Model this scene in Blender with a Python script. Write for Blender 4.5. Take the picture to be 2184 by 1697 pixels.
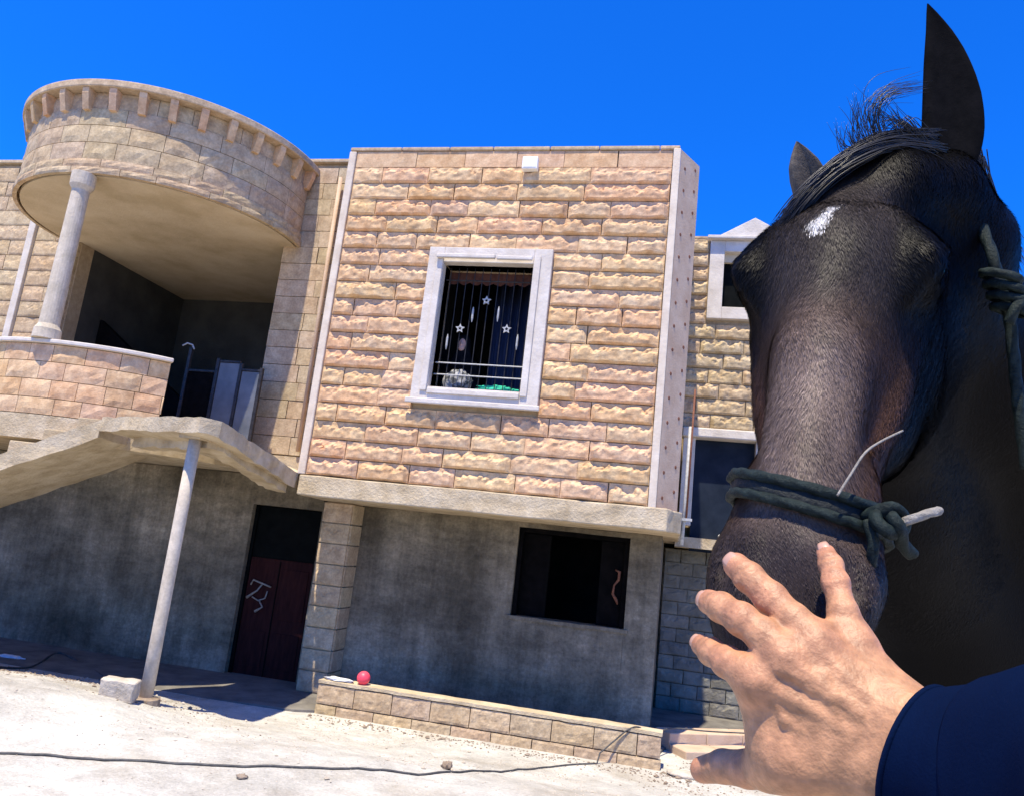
import bpy, bmesh, math, random
import numpy as np
from mathutils import Vector, Matrix, noise as mn
random.seed(7); np.random.seed(7)
for o in list(bpy.data.objects): bpy.data.objects.remove(o, do_unlink=True)
S = bpy.context.scene; C = S.collection
# ------------------------------------------------------------------ camera
CAM = np.array([4.591, -8.779, 2.049]); YAW, PITCH, ROLL, FPX = 12.729, 11.356, 6.341, 1631.0
IW, IH = 2184.0, 1697.0
_y, _p, _r = map(math.radians, (YAW, PITCH, ROLL))
F_ = np.array([-math.sin(_y)*math.cos(_p), math.cos(_y)*math.cos(_p), math.sin(_p)])
r0 = np.array([math.cos(_y), math.sin(_y), 0.0]); u0 = np.cross(r0, F_)
R_ = r0*math.cos(_r)+u0*math.sin(_r); U_ = -r0*math.sin(_r)+u0*math.cos(_r)
cam = bpy.data.objects.new('camera', bpy.data.cameras.new('camera')); C.objects.link(cam)
M3 = Matrix((R_, U_, -F_)).transposed()
cam.matrix_world = Matrix.Translation(CAM) @ M3.to_4x4()
cam.data.sensor_width = 36; cam.data.lens = 36*FPX/IW; cam.data.clip_start = 0.02; cam.data.clip_end = 3000
S.camera = cam
def cp(x, y, d):            # pixel + depth along the view axis -> world point
    return CAM + F_*d + R_*((x-IW/2)*d/FPX) - U_*((y-IH/2)*d/FPX)
def cl(x, y, z): return CAM + R_*x + U_*y + F_*z     # metres right / up / ahead of the viewer
def at_y(x, y, Y):
    d = cp(x, y, 1)-CAM; return CAM+d*(Y-CAM[1])/d[1]
def at_z(x, y, Z):
    d = cp(x, y, 1)-CAM; return CAM+d*(Z-CAM[2])/d[2]
# ------------------------------------------------------------------ sky and sun
SUN_EL, SUN_AZ = math.radians(69), math.radians(13)     # azimuth: degrees to the left of the facade normal
sd = Vector((-math.sin(SUN_AZ)*math.cos(SUN_EL), -math.cos(SUN_AZ)*math.cos(SUN_EL), math.sin(SUN_EL)))
W = bpy.data.worlds.new('World'); S.world = W; W.use_nodes = True
nt = W.node_tree; bg = nt.nodes['Background']
sky = nt.nodes.new('ShaderNodeTexSky'); sky.sky_type = 'NISHITA'; sky.sun_disc = False
sky.sun_elevation = SUN_EL; sky.sun_rotation = math.atan2(sd.x, sd.y)
sky.air_density = 1.0; sky.dust_density = 0.2; sky.ozone_density = 4.0; sky.altitude = 600
hs = nt.nodes.new('ShaderNodeMix'); hs.data_type = 'RGBA'; hs.blend_type = 'MULTIPLY'; hs.inputs[0].default_value = 1.0
hs.inputs[7].default_value = (.045, .60, 1.62, 1)        # deep desert blue
nt.links.new(sky.outputs[0], hs.inputs[6]); nt.links.new(hs.outputs[2], bg.inputs[0])
bg.inputs[1].default_value = 0.12
sun = bpy.data.objects.new('sun', bpy.data.lights.new('sun', 'SUN')); C.objects.link(sun)
sun.data.energy = 5.0; sun.data.angle = math.radians(0.55); sun.data.color = (1.0, 0.90, 0.70)
sun.rotation_euler = sd.to_track_quat('Z', 'Y').to_euler(); sun.location = (0, -10, 20)
vs = S.view_settings; vs.view_transform = 'Standard'; vs.look = 'None'; vs.gamma = 1; vs.exposure = 0.70
vs.use_curve_mapping = False
# ------------------------------------------------------------------ materials
def mat(name, c1, c2=None, scale=6.0, rough=0.85, bump=0.0, bscale=40.0, c3=None, spec=0.3, rnd=0.0, detail=6, stretch=None, sss=0, sheen=0, metal=0, lo=.35, hi=.65, bd=.02, streak=None):
    m = bpy.data.materials.new(name); m.use_nodes = True
    n = m.node_tree.nodes; l = m.node_tree.links; b = n['Principled BSDF']
    b.inputs['Roughness'].default_value = rough; b.inputs['Specular IOR Level'].default_value = spec
    b.inputs['Metallic'].default_value = metal
    if sss: b.inputs['Subsurface Weight'].default_value = sss; b.inputs['Subsurface Radius'].default_value = (.012, .005, .003); b.inputs['Subsurface Scale'].default_value = .6
    if sheen: b.inputs['Sheen Weight'].default_value = sheen
    tc = n.new('ShaderNodeTexCoord'); src = tc.outputs['Object']
    geo = n.new('ShaderNodeNewGeometry'); src = geo.outputs['Position']
    if stretch:
        mp = n.new('ShaderNodeMapping'); mp.inputs['Scale'].default_value = stretch; l.new(src, mp.inputs[0]); src = mp.outputs[0]
    c = None
    if c2:
        t = n.new('ShaderNodeTexNoise'); t.inputs['Scale'].default_value = scale; t.inputs['Detail'].default_value = detail; t.inputs['Roughness'].default_value = .6
        l.new(src, t.inputs['Vector'])
        rp = n.new('ShaderNodeValToRGB'); l.new(t.outputs['Fac'], rp.inputs[0])
        rp.color_ramp.elements[0].position = lo; rp.color_ramp.elements[0].color = (*c1, 1)
        rp.color_ramp.elements[1].position = hi; rp.color_ramp.elements[1].color = (*c2, 1)
        if c3:
            e = rp.color_ramp.elements.new((lo+hi)/2); e.color = (*c3, 1)
        c = rp.outputs[0]
    else:
        rg = n.new('ShaderNodeRGB'); rg.outputs[0].default_value = (*c1, 1); c = rg.outputs[0]
    if rnd:
        oi = n.new('ShaderNodeObjectInfo'); h = n.new('ShaderNodeHueSaturation')
        a = n.new('ShaderNodeMapRange'); a.inputs[3].default_value = 1-rnd; a.inputs[4].default_value = 1+rnd*.8
        l.new(oi.outputs['Random'], a.inputs[0]); l.new(a.outputs[0], h.inputs['Value'])
        ml = n.new('ShaderNodeMath'); ml.operation = 'MULTIPLY'; ml.inputs[1].default_value = 7.13; l.new(oi.outputs['Random'], ml.inputs[0])
        fr = n.new('ShaderNodeMath'); fr.operation = 'FRACT'; l.new(ml.outputs[0], fr.inputs[0])
        a2 = n.new('ShaderNodeMapRange'); a2.inputs[3].default_value = .492-rnd*.06; a2.inputs[4].default_value = .5+rnd*.08
        l.new(fr.outputs[0], a2.inputs[0]); l.new(a2.outputs[0], h.inputs['Hue'])
        a3 = n.new('ShaderNodeMapRange'); a3.inputs[3].default_value = 1-rnd*1.6; a3.inputs[4].default_value = 1+rnd*.5
        ml2 = n.new('ShaderNodeMath'); ml2.operation = 'MULTIPLY'; ml2.inputs[1].default_value = 13.7; l.new(oi.outputs['Random'], ml2.inputs[0])
        fr2 = n.new('ShaderNodeMath'); fr2.operation = 'FRACT'; l.new(ml2.outputs[0], fr2.inputs[0])
        l.new(fr2.outputs[0], a3.inputs[0]); l.new(a3.outputs[0], h.inputs['Saturation'])
        l.new(c, h.inputs['Color']); c = h.outputs[0]
    for sx, sz, sc_, am in (streak or ()):
        mp2 = n.new('ShaderNodeMapping'); mp2.inputs['Scale'].default_value = (sx, sx, sz); l.new(geo.outputs['Position'], mp2.inputs[0])
        t3 = n.new('ShaderNodeTexNoise'); t3.inputs['Scale'].default_value = sc_; t3.inputs['Detail'].default_value = 9; t3.inputs['Roughness'].default_value = .7; l.new(mp2.outputs[0], t3.inputs['Vector'])
        m3 = n.new('ShaderNodeMapRange'); m3.inputs[1].default_value = .35; m3.inputs[2].default_value = .65; m3.inputs[3].default_value = 1-am; m3.inputs[4].default_value = 1+am; l.new(t3.outputs['Fac'], m3.inputs[0])
        v3 = n.new('ShaderNodeVectorMath'); v3.operation = 'SCALE'; l.new(c, v3.inputs[0]); l.new(m3.outputs[0], v3.inputs['Scale']); c = v3.outputs[0]
    l.new(c, b.inputs['Base Color'])
    if bump:
        t2 = n.new('ShaderNodeTexNoise'); t2.inputs['Scale'].default_value = bscale; t2.inputs['Detail'].default_value = 8; t2.inputs['Roughness'].default_value = .65
        l.new(src, t2.inputs['Vector']); bp = n.new('ShaderNodeBump'); bp.inputs['Strength'].default_value = bump; bp.inputs['Distance'].default_value = bd
        l.new(t2.outputs['Fac'], bp.inputs['Height']); l.new(bp.outputs[0], b.inputs['Normal'])
    m['b'] = 1
    return m
M = {}
M['stone'] = mat('tan_stone', (.50, .308, .152), (.65, .447, .245), 9, .9, .3, 45, c3=(.575, .373, .196), rnd=.06, streak=((1, 1, 32, .13), (3, .6, 1.5, .10)))
M['stone_grey'] = mat('greyish_stone', (.38, .275, .155), (.52, .40, .24), 8, .9, .3, 40, c3=(.45, .335, .195), rnd=.06, streak=((1, 1, 32, .13), (3, .6, 1.5, .10)))
M['mortar'] = mat('mortar', (.38, .275, .16), (.48, .365, .23), 14, .95, .6, 60)
M['trim'] = mat('pale_trim_stone', (.52, .46, .39), (.64, .58, .51), 5, .8, .35, 30)
M['pale'] = mat('pale_tan_strip', (.54, .45, .35), (.66, .57, .46), 5, .85, .3, 30)
M['column'] = mat('beige_column', (.46, .39, .29), (.58, .50, .39), 6, .85, .35, 30, streak=((1, 1, 30, .1), (4, .5, 2, .12)))
M['chamfer'] = mat('smooth_pink_stone', (.46, .32, .215), (.56, .42, .30), 4, .85, .3, 40)
M['shadeplaster'] = mat('shade_dark_plaster', (.035, .033, .028), (.065, .06, .05), 1.6, .95, .4, 25)  # recess walls coloured dark to put the shade inside into the plaster
M['plaster'] = mat('raw_plaster', (.44, .35, .22), (.58, .48, .33), 1.6, .95, .4, 25, c3=(.52, .42, .28))
M['concrete'] = mat('raw_concrete', (.40, .31, .19), (.58, .48, .33), 4, .95, .8, 30, c3=(.50, .40, .26))
M['render'] = mat('grey_cement_render', (.085, .070, .046), (.36, .30, .21), .7, .95, .9, 9, c3=(.19, .158, .108), detail=9, lo=.36, hi=.68, streak=((5, .5, 1.2, .25), (1, 3, 3.0, .22), (1, 1, 28, .22)))
M['greyblock'] = mat('grey_block', (.16, .15, .12), (.25, .235, .19), 5, .95, .6, 35, rnd=.1)
M['sand'] = mat('pale_sand', (.33, .30, .245), (.48, .465, .41), 1.1, .95, .7, 14, c3=(.43, .41, .36), detail=10, bd=.03, streak=((1, 1, 6, .14), (1, 1, 45, .16), (.35, 1, 2.2, .14)))
M['dirtfloor'] = mat('terrace_floor', (.11, .10, .09), (.2, .185, .16), 3, .95, .5, 30)
M['iron'] = mat('black_iron', (.02, .02, .022), (.05, .045, .045), 20, .5, .2, 80, metal=.4)
M['palebar'] = mat('pale_painted_iron', (.30, .30, .30), (.45, .45, .44), 30, .5)
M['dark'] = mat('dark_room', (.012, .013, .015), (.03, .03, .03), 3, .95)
M['doorred'] = mat('dark_red_door', (.022, .006, .006), (.04, .011, .010), 6, .7, .25, 30, stretch=(4, 4, .6), spec=.08)
M['doordark'] = mat('dark_transom', (.003, .004, .004), (.006, .007, .007), 8, .7, spec=.03)
M['chalk'] = mat('pale_metal', (.20, .18, .155), (.34, .31, .27), 30, .5)
M['rust'] = mat('rusty_iron', (.12, .045, .025), (.22, .09, .05), 30, .8, .4, 60)
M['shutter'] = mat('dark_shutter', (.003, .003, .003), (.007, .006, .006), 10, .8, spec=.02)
M['navy'] = mat('navy_sleeve', (.0014, .0050, .021), (.0023, .008, .032), 7, .9, .25, 500, spec=.02)
M['cable'] = mat('black_cable', (.05, .05, .048), (.10, .095, .09), 20, .7)
M['pink'] = mat('pink_ball', (.78, .045, .085), (.85, .09, .13), 4, .4, .1, 30)
M['cloth_white'] = mat('whitish_cloth', (.62, .63, .66), (.8, .8, .8), 14, .9, .4, 40)
M['cloth_grey'] = mat('grey_patterned_cloth', (.05, .055, .06), (.38, .38, .39), 16, .9, .4, 40, lo=.42, hi=.6)
M['cloth_green'] = mat('green_cloth', (.01, .28, .16), (.03, .48, .30), 14, .8, .3, 40)
M['cloth_black'] = mat('black_cloth', (.005, .006, .008), (.012, .012, .015), 12, .9, spec=.03)
M['curtain'] = mat('navy_curtain', (.018, .024, .05), (.035, .045, .085), 5, .9, stretch=(14, 14, .5), spec=.03)
M['reardoor'] = mat('dark_blue_door', (.012, .018, .03), (.02, .028, .045), 4, .8, spec=.04)
M['valance'] = mat('dark_red_valance', (.06, .022, .018), (.10, .04, .03), 10, .9)
M['skin_far'] = mat('skin_in_window', (.58, .34, .27), (.64, .39, .31), 10, .6)
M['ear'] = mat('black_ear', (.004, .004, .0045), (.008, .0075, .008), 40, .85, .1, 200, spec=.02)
M['earlit'] = mat('sunlit_ear', (.085, .072, .06), (.14, .12, .10), 30, .8, .3, 150, spec=.15)  # sunlight on the second ear put into a paler colour
M['rope'] = mat('dark_green_rope', (.005, .010, .0095), (.016, .026, .024), 130, .6, .35, 300, spec=.15)
M['strap'] = mat('dark_strap', (.006, .009, .009), (.012, .016, .016), 90, .6, .4, 200)
M['rope_pale'] = mat('pale_cord', (.22, .20, .17), (.36, .33, .28), 120, .7, .5, 260)
M['hair'] = mat('black_horse_hair', (.006, .006, .008), (.014, .012, .012), 60, .38, spec=.5)
M['eye'] = mat('horse_eye', (.004, .003, .002), (.008, .005, .004), 20, .15, spec=.3)
M['nail'] = mat('finger_nail', (.44, .25, .17), (.48, .28, .20), 30, .35, spec=.5)
M['glass_frost'] = mat('pale_gate_panel', (.09, .10, .115), (.15, .16, .18), 3, .45)
M['rock'] = mat('pale_rock', (.40, .34, .26), (.58, .51, .41), 9, .9, .7, 40)
M['rockdark'] = mat('dark_pebble', (.19, .14, .10), (.32, .25, .185), 9, .9, .7, 40)
M['white'] = mat('white_plastic', (.74, .73, .68), (.82, .8, .76), 5, .5)
M['roofdark'] = mat('roof_slab', (.3, .27, .23), (.4, .36, .31), 3, .95)
# coat and skin read a colour attribute (own markings, plus light painted on the coat)
def attr_mat(name, rough, bump, bscale, stretch=None, spec=.4, sss=0, bd=.01, sheen=0, var=.25, vscale=60, coat=0):
    m = bpy.data.materials.new(name); m.use_nodes = True; n = m.node_tree.nodes; l = m.node_tree.links; b = n['Principled BSDF']
    b.inputs['Roughness'].default_value = rough; b.inputs['Specular IOR Level'].default_value = spec
    if sheen: b.inputs['Sheen Weight'].default_value = sheen; b.inputs['Sheen Roughness'].default_value = .4
    if sss: b.inputs['Subsurface Weight'].default_value = sss; b.inputs['Subsurface Radius'].default_value = (.010, .004, .002); b.inputs['Subsurface Scale'].default_value = .5
    at = n.new('ShaderNodeAttribute'); at.attribute_name = 'tint'
    geo = n.new('ShaderNodeAttribute'); geo.attribute_name = 'hpos'; src = geo.outputs['Vector']
    if stretch:
        mp = n.new('ShaderNodeMapping'); mp.inputs['Scale'].default_value = stretch; l.new(src, mp.inputs[0]); src = mp.outputs[0]
    t = n.new('ShaderNodeTexNoise'); t.inputs['Scale'].default_value = vscale; t.inputs['Detail'].default_value = 6; l.new(src, t.inputs['Vector'])
    mr = n.new('ShaderNodeMapRange'); mr.inputs[1].default_value = .3; mr.inputs[2].default_value = .7; mr.inputs[3].default_value = 1-var; mr.inputs[4].default_value = 1+var
    l.new(t.outputs['Fac'], mr.inputs[0])
    mx = n.new('ShaderNodeVectorMath'); mx.operation = 'SCALE'; l.new(at.outputs['Color'], mx.inputs[0]); l.new(mr.outputs[0], mx.inputs['Scale'])
    l.new(mx.outputs[0], b.inputs['Base Color'])
    t2 = n.new('ShaderNodeTexNoise'); t2.inputs['Scale'].default_value = bscale; t2.inputs['Detail'].default_value = 6; l.new(src, t2.inputs['Vector'])
    bp = n.new('ShaderNodeBump'); bp.inputs['Strength'].default_value = bump; bp.inputs['Distance'].default_value = bd
    l.new(t2.outputs['Fac'], bp.inputs['Height']); l.new(bp.outputs[0], b.inputs['Normal'])
    return m
M['coat'] = attr_mat('horse_coat', .44, .4, 220, (0.35, 2.0, 2.0), spec=.05, bd=.002, var=.16, vscale=120)
M['fur'] = attr_mat('coat_hairs', .5, 0, 10, None, spec=.12, var=.1, vscale=40)
M['skin'] = attr_mat('hand_skin', .5, .6, 300, None, spec=.4, sss=.08, bd=.0016, var=.3, vscale=85)
# ------------------------------------------------------------------ mesh helpers
def link(name, me, m, parent=None):
    o = bpy.data.objects.new(name, me); C.objects.link(o)
    if m and not me.materials: me.materials.append(M[m])
    if parent: o.parent = parent
    return o
def tag(o, label, cat=None, group=None, kind=None):
    if label: o['label'] = label
    if cat: o['category'] = cat
    if group: o['group'] = group
    if kind: o['kind'] = kind
    return o
def thing(name, loc, label, cat, group=None):
    o = bpy.data.objects.new(name, None); C.objects.link(o); o.location = loc; o.empty_display_size = .2
    bpy.context.view_layer.update()
    return tag(o, label, cat, group)
def smooth(me):
    me.polygons.foreach_set('use_smooth', [True]*len(me.polygons)); me.update()
class MB:
    def __init__(s): s.v = []; s.f = []
    def add(s, vs, fs):
        k = len(s.v); s.v += [tuple(map(float, q)) for q in vs]; s.f += [tuple(i+k for i in f) for f in fs]; return s
    def box(s, x0, x1, y0, y1, z0, z1):
        return s.add([(x0,y0,z0),(x1,y0,z0),(x1,y1,z0),(x0,y1,z0),(x0,y0,z1),(x1,y0,z1),(x1,y1,z1),(x0,y1,z1)],
            [(3,2,1,0),(4,5,6,7),(0,1,5,4),(1,2,6,5),(2,3,7,6),(3,0,4,7)])
    def tube(s, pts, r, n=8, cap=True):
        P = [np.array(p, float) for p in pts]; k = len(P); rs = r if hasattr(r, '__len__') else [r]*k
        vs = []; ref = None
        for i in range(k):
            t = P[min(i+1, k-1)]-P[max(i-1, 0)]; t = t/(np.linalg.norm(t)+1e-9)
            if ref is None:
                ref = np.cross(t, (0, 0, 1.0) if abs(t[2]) < .9 else (1.0, 0, 0))
            ref = ref-t*np.dot(ref, t); ref /= np.linalg.norm(ref)+1e-9; b = np.cross(t, ref)
            for j in range(n):
                a = 2*math.pi*j/n; vs.append(P[i]+rs[i]*(math.cos(a)*ref+math.sin(a)*b))
        fs = [(i*n+j, i*n+(j+1) % n, (i+1)*n+(j+1) % n, (i+1)*n+j) for i in range(k-1) for j in range(n)]
        if cap: fs += [tuple(range(n-1, -1, -1)), tuple((k-1)*n+j for j in range(n))]
        return s.add(vs, fs)
    def rope(s, pts, r, strands=3, pitch=5.0, n=15):       # one tube whose section is three lobes that wind round
        P = [np.array(p, float) for p in pts]; d = [0]
        for i in range(1, len(P)): d.append(d[-1]+np.linalg.norm(P[i]-P[i-1]))
        m = max(4, int(d[-1]/(r*.55))); dd = np.linspace(0, d[-1], m); X = np.stack([np.interp(dd, d, [q[k] for q in P]) for k in range(3)], 1)
        vs = []; ref = None
        for i in range(m):
            t = X[min(i+1, m-1)]-X[max(i-1, 0)]; t = t/(np.linalg.norm(t)+1e-9)
            if ref is None: ref = np.cross(t, (0, 0, 1.0) if abs(t[2]) < .9 else (1.0, 0, 0))
            ref = ref-t*np.dot(ref, t); ref /= np.linalg.norm(ref)+1e-9; b = np.cross(t, ref)
            for j in range(n):
                a = 2*math.pi*j/n; rr = r*(.86+.2*abs(math.cos(strands*.5*(a-dd[i]/(r*pitch)*2))))
                vs.append(X[i]+rr*(math.cos(a)*ref+math.sin(a)*b))
        fs = [(i*n+j, i*n+(j+1) % n, (i+1)*n+(j+1) % n, (i+1)*n+j) for i in range(m-1) for j in range(n)]
        fs += [tuple(range(n-1, -1, -1)), tuple((m-1)*n+j for j in range(n))]
        return s.add(vs, fs)
    def lathe(s, prof, n=20, c=(0, 0)):
        vs = [(c[0]+r*math.cos(2*math.pi*j/n), c[1]+r*math.sin(2*math.pi*j/n), z) for r, z in prof for j in range(n)]
        k = len(prof); fs = [(i*n+j, i*n+(j+1) % n, (i+1)*n+(j+1) % n, (i+1)*n+j) for i in range(k-1) for j in range(n)]
        fs += [tuple(range(n-1, -1, -1)), tuple((k-1)*n+j for j in range(n))]
        return s.add(vs, fs)
    def prism(s, poly, z0, z1):
        n = len(poly); z0 = z0 if hasattr(z0, '__len__') else [z0]*n; z1 = z1 if hasattr(z1, '__len__') else [z1]*n
        return s.add([(p[0], p[1], z0[i]) for i, p in enumerate(poly)]+[(p[0], p[1], z1[i]) for i, p in enumerate(poly)],
            [tuple(range(n-1, -1, -1)), tuple(range(n, 2*n))]+[(i, (i+1) % n, (i+1) % n+n, i+n) for i in range(n)])
    def arc(s, cx, cy, r0, r1, a0, a1, z0, z1, n):      # ring segment, angles in degrees
        vs = []
        for i in range(n+1):
            a = math.radians(a0+(a1-a0)*i/n); c_, s_ = math.cos(a), math.sin(a)
            vs += [(cx+r0*c_, cy+r0*s_, z0), (cx+r1*c_, cy+r1*s_, z0), (cx+r1*c_, cy+r1*s_, z1), (cx+r0*c_, cy+r0*s_, z1)]
        fs = [(3, 2, 1, 0), (4*n, 4*n+1, 4*n+2, 4*n+3)]
        for i in range(n):
            for j in range(4):
                q = (j+1) % 4; fs.append((4*i+j, 4*i+q, 4*i+4+q, 4*i+4+j))
        return s.add(vs, fs)
    def mesh(s, name):
        me = bpy.data.meshes.new(name); me.from_pydata(s.v, [], s.f); me.update(); return me
    def build(s, name, m, parent=None, sm=False, bevel=0, rough=0, cuts=0):
        me = s.mesh(name); bm = bmesh.new(); bm.from_mesh(me)
        bmesh.ops.recalc_face_normals(bm, faces=bm.faces)
        if cuts:
            for _ in range(cuts):
                ed = [e for e in bm.edges if e.calc_length() > .16]
                if not ed: break
                bmesh.ops.subdivide_edges(bm, edges=ed, cuts=1, use_grid_fill=True)
            bmesh.ops.triangulate(bm, faces=[f for f in bm.faces if len(f.verts) > 4])
        if rough:
            for v in bm.verts:
                q = mn.noise_vector(v.co*5.0)+mn.noise_vector(v.co*13.0)*.6
                v.co += Vector(q)*rough
        bm.to_mesh(me); bm.free()
        if sm: smooth(me)
        o = link(name, me, m, parent)
        if bevel:
            b = o.modifiers.new('bevel', 'BEVEL'); b.width = bevel; b.segments = 2; b.limit_method = 'ANGLE'
        return o
def P_(o, parent):      # parent that keeps the world position the mesh was written in
    o.parent = parent; o.matrix_parent_inverse = parent.matrix_world.inverted(); return o
# ------------------------------------------------------------------ stones
_sc = {}
def stone_mesh(L, H, D, kind, var):
    """a block, front face at y=0 looking to -y; rough blocks carry a ragged split ridge below the top margin"""
    key = (round(L, 2), round(H, 3), D, kind, var)
    if key in _sc: return _sc[key]
    rg = random.Random(hash(key) & 0xffff); seed = rg.random()*100
    nx, nz = max(8, int(L/.025)), 16
    if kind == 'smooth': nx, nz = max(3, int(L/.12)), 3
    if kind == 'chipped': nz = 8
    amp = {'rough': .058, 'soft': .018, 'smooth': .004, 'chipped': .012}[kind]
    vs = []; idx = {}
    led = .52+rg.random()*.14; big = rg.choice((.55, .85, 1.0, 1.15))
    for i in range(nx+1):
        for k in range(nz+1):
            u = i/nx; v = k/nz; x = u*L; z = v*H; y = 0.0
            e = min(u*L/.05, (1-u)*L/.05, 1.0)
            nn = mn.noise(Vector((x*8+seed, 3.1, seed))); n2 = mn.noise(Vector((x*24+seed, z*20, seed))); n3 = mn.noise(Vector((x*11+seed, z*16, seed+5)))
            if kind == 'chipped':
                y = -amp*(.6+.5*n2+.6*n3)*min(e+.3, 1)*min(v/.15+.2, (1-v)/.15+.2, 1)
            elif kind != 'smooth':
                lv = min(.76, led+nn*.28+n2*.20); a = big*max(0.15, .80+.8*mn.noise(Vector((x*5.0+seed, 9, 2))))
                tp = min(.96, lv+.25+.07*n3)
                if v > lv: h = max(0, (tp-v)/(tp-lv))
                else: h = .80+.20*(v/lv)
                zz = min(v/.09, (1-v)/.05, 1.0)
                y = -amp*(h*a*max(e, 0)*max(zz, 0)+(.10*n2+.16*n3)*min(e, 1)*min(zz, 1))
            else:
                y = -amp*(.5+n2*.9)*min(e, 1)*min(v/.1, (1-v)/.1, 1)
            if k in (0, nz) : z += (.0035*nn)
            if i in (0, nx) : x += .0035*n2
            idx[i, k] = len(vs); vs.append((x, y, z))
    fs = [(idx[i, k], idx[i+1, k], idx[i+1, k+1], idx[i, k+1]) for i in range(nx) for k in range(nz)]
    b = {}
    bor = [(i, 0) for i in range(nx)]+[(nx, k) for k in range(nz)]+[(i, nz) for i in range(nx, 0, -1)]+[(0, k) for k in range(nz, 0, -1)]
    for q in bor: b[q] = len(vs); w = vs[idx[q]]; vs.append((w[0], D, w[2]))
    n = len(bor)
    for a in range(n):
        q, q2 = bor[a], bor[(a+1) % n]; fs.append((idx[q2], idx[q], b[q], b[q2]))
    fs.append(tuple(b[q] for q in bor))
    me = bpy.data.meshes.new('stone_block'); me.from_pydata(vs, [], fs); me.update()
    _sc[key] = me; return me
def put_stone(me, m, loc, rz, parent):
    if not me.materials: me.materials.append(M[m])
    o = bpy.data.objects.new('stone_block', me); C.objects.link(o)
    o.parent = parent; o.matrix_parent_inverse = parent.matrix_world.inverted()
    o.location = loc; o.rotation_euler = (0, 0, rz)
    return o
def courses(x0, x1, z0, z1, nrow, Y, kind, m, parent, lens=(.5, .85), holes=(), gap=.009, D=.06, var=4, seed=1, flat=()):
    rg = random.Random(seed); H = (z1-z0)/nrow
    for r in range(nrow):
        za = z0+r*H; segs = [(x0, x1)]
        for hx0, hx1, hz0, hz1 in holes:
            if za+H*.5 > hz0 and za+H*.5 < hz1:
                ns = []
                for a, b in segs:
                    if hx0 > a: ns.append((a, min(b, hx0)))
                    if hx1 < b: ns.append((max(a, hx1), b))
                segs = [q for q in ns if q[1]-q[0] > .03]
        for a, b in segs:
            x = a; first = True
            while b-x > .01:
                L = rg.uniform(*lens)
                if first and r % 2 and b-a > 1.2: L *= .55
                first = False
                if b-x-L < lens[0]*.55: L = b-x
                L = min(L, b-x)
                w = round(L-gap, 2)
                me = stone_mesh(w, round(H-gap, 3), D, kind if (r, ) not in flat else 'smooth', rg.randrange(var))
                put_stone(me, m, (x+gap/2+random.uniform(-.002, .002), Y+random.uniform(-.004, .004), za+gap/2), 0, parent)
                x += L
def arc_courses(cx, cy, R, a0, a1, rows, m, parent, dang, D=.05, seed=3):
    rg = random.Random(seed); cache = {}
    for r, (za, zb, out) in enumerate(rows):
        a = a0+(dang*.5 if r % 2 else 0)-rg.uniform(0, 3); k = 0
        while a < a1-.5:
            st = max(a, a0); d = dang*rg.choice((.8, 1.0, 1.2)); e = min(a+d, a1)
            if e-st > .6:
                g = math.degrees(.008/R); da = round(e-st-g, 1); key = (da, round(zb-za, 3), out, k % 3)
                if key not in cache:
                    n = max(3, int(da/2.2)); nz = 3; vs = []; Ro = R+out
                    for i in range(n+1):
                        an = math.radians(da*i/n)
                        for q in range(nz+1):
                            v = q/nz; edge = min(i, n-i, 1)*min(q, nz-q, 1)
                            rr = Ro+(.007+.012*mn.noise(Vector((i*1.7+k*9, q*2.1, za*3))))*edge
                            vs.append((rr*math.cos(an), rr*math.sin(an), v*(zb-za-.008)))
                    fs = [(i*(nz+1)+q, (i+1)*(nz+1)+q, (i+1)*(nz+1)+q+1, i*(nz+1)+q+1) for i in range(n) for q in range(nz)]
                    b0 = len(vs); ri = Ro-D
                    for i in range(n+1):
                        an = math.radians(da*i/n)
                        vs += [(ri*math.cos(an), ri*math.sin(an), 0), (ri*math.cos(an), ri*math.sin(an), zb-za-.008)]
                    for i in range(n):
                        fs += [(i*(nz+1), b0+2*i, b0+2*i+2, (i+1)*(nz+1)), (i*(nz+1)+nz, (i+1)*(nz+1)+nz, b0+2*i+3, b0+2*i+1), (b0+2*i, b0+2*i+1, b0+2*i+3, b0+2*i+2)]
                    fs += [tuple(range(nz, -1, -1))[::-1]+(b0+1, b0), tuple(n*(nz+1)+q for q in range(nz, -1, -1))+(b0+2*n, b0+2*n+1)]
                    me = bpy.data.meshes.new('stone_block'); me.from_pydata(vs, [], fs); me.update(); cache[key] = me
                o = put_stone(cache[key], m, (cx, cy, za+.004), math.radians(st+g/2), parent)
            a += d; k += 1
# ------------------------------------------------------------------ ground
def sst(a, b, x):
    t = min(1, max(0, (x-a)/(b-a))); return t*t*(3-2*t)
def gz(x, y):
    z = .42*sst(-.35, -3.6, y)
    z += .16*sst(1.2, -1.2, x)*sst(.3, -1.9, y)*(1-sst(-2.8, -5, y))
    z += .03*sst(-.2, -1.2, y)*mn.noise(Vector((x*.9, y*.9, 0)))
    if y < -.1: z += sst(-.1, -.9, y)*(.020*mn.noise(Vector((x*2.6, y*2.6, 4)))+.010*mn.noise(Vector((x*7, y*7, 1))))
    return z
def axis(lo, hi, a, b, fine):
    mid = list(np.arange(a, b, fine)); out = []; d = fine; q = a
    left = []
    while q > lo: d *= 1.35; q -= d; left.append(max(q, lo))
    d = fine; q = mid[-1]; right = []
    while q < hi: d *= 1.35; q += d; right.append(min(q, hi))
    return left[::-1]+mid+right
gx = axis(-900, 900, -5, 8, .07); gy = axis(-900, 900, -6.5, 1.6, .07)
gv = [(x, y, gz(x, y)-(.004 if False else 0)) for x in gx for y in gy]; ny = len(gy)
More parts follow.
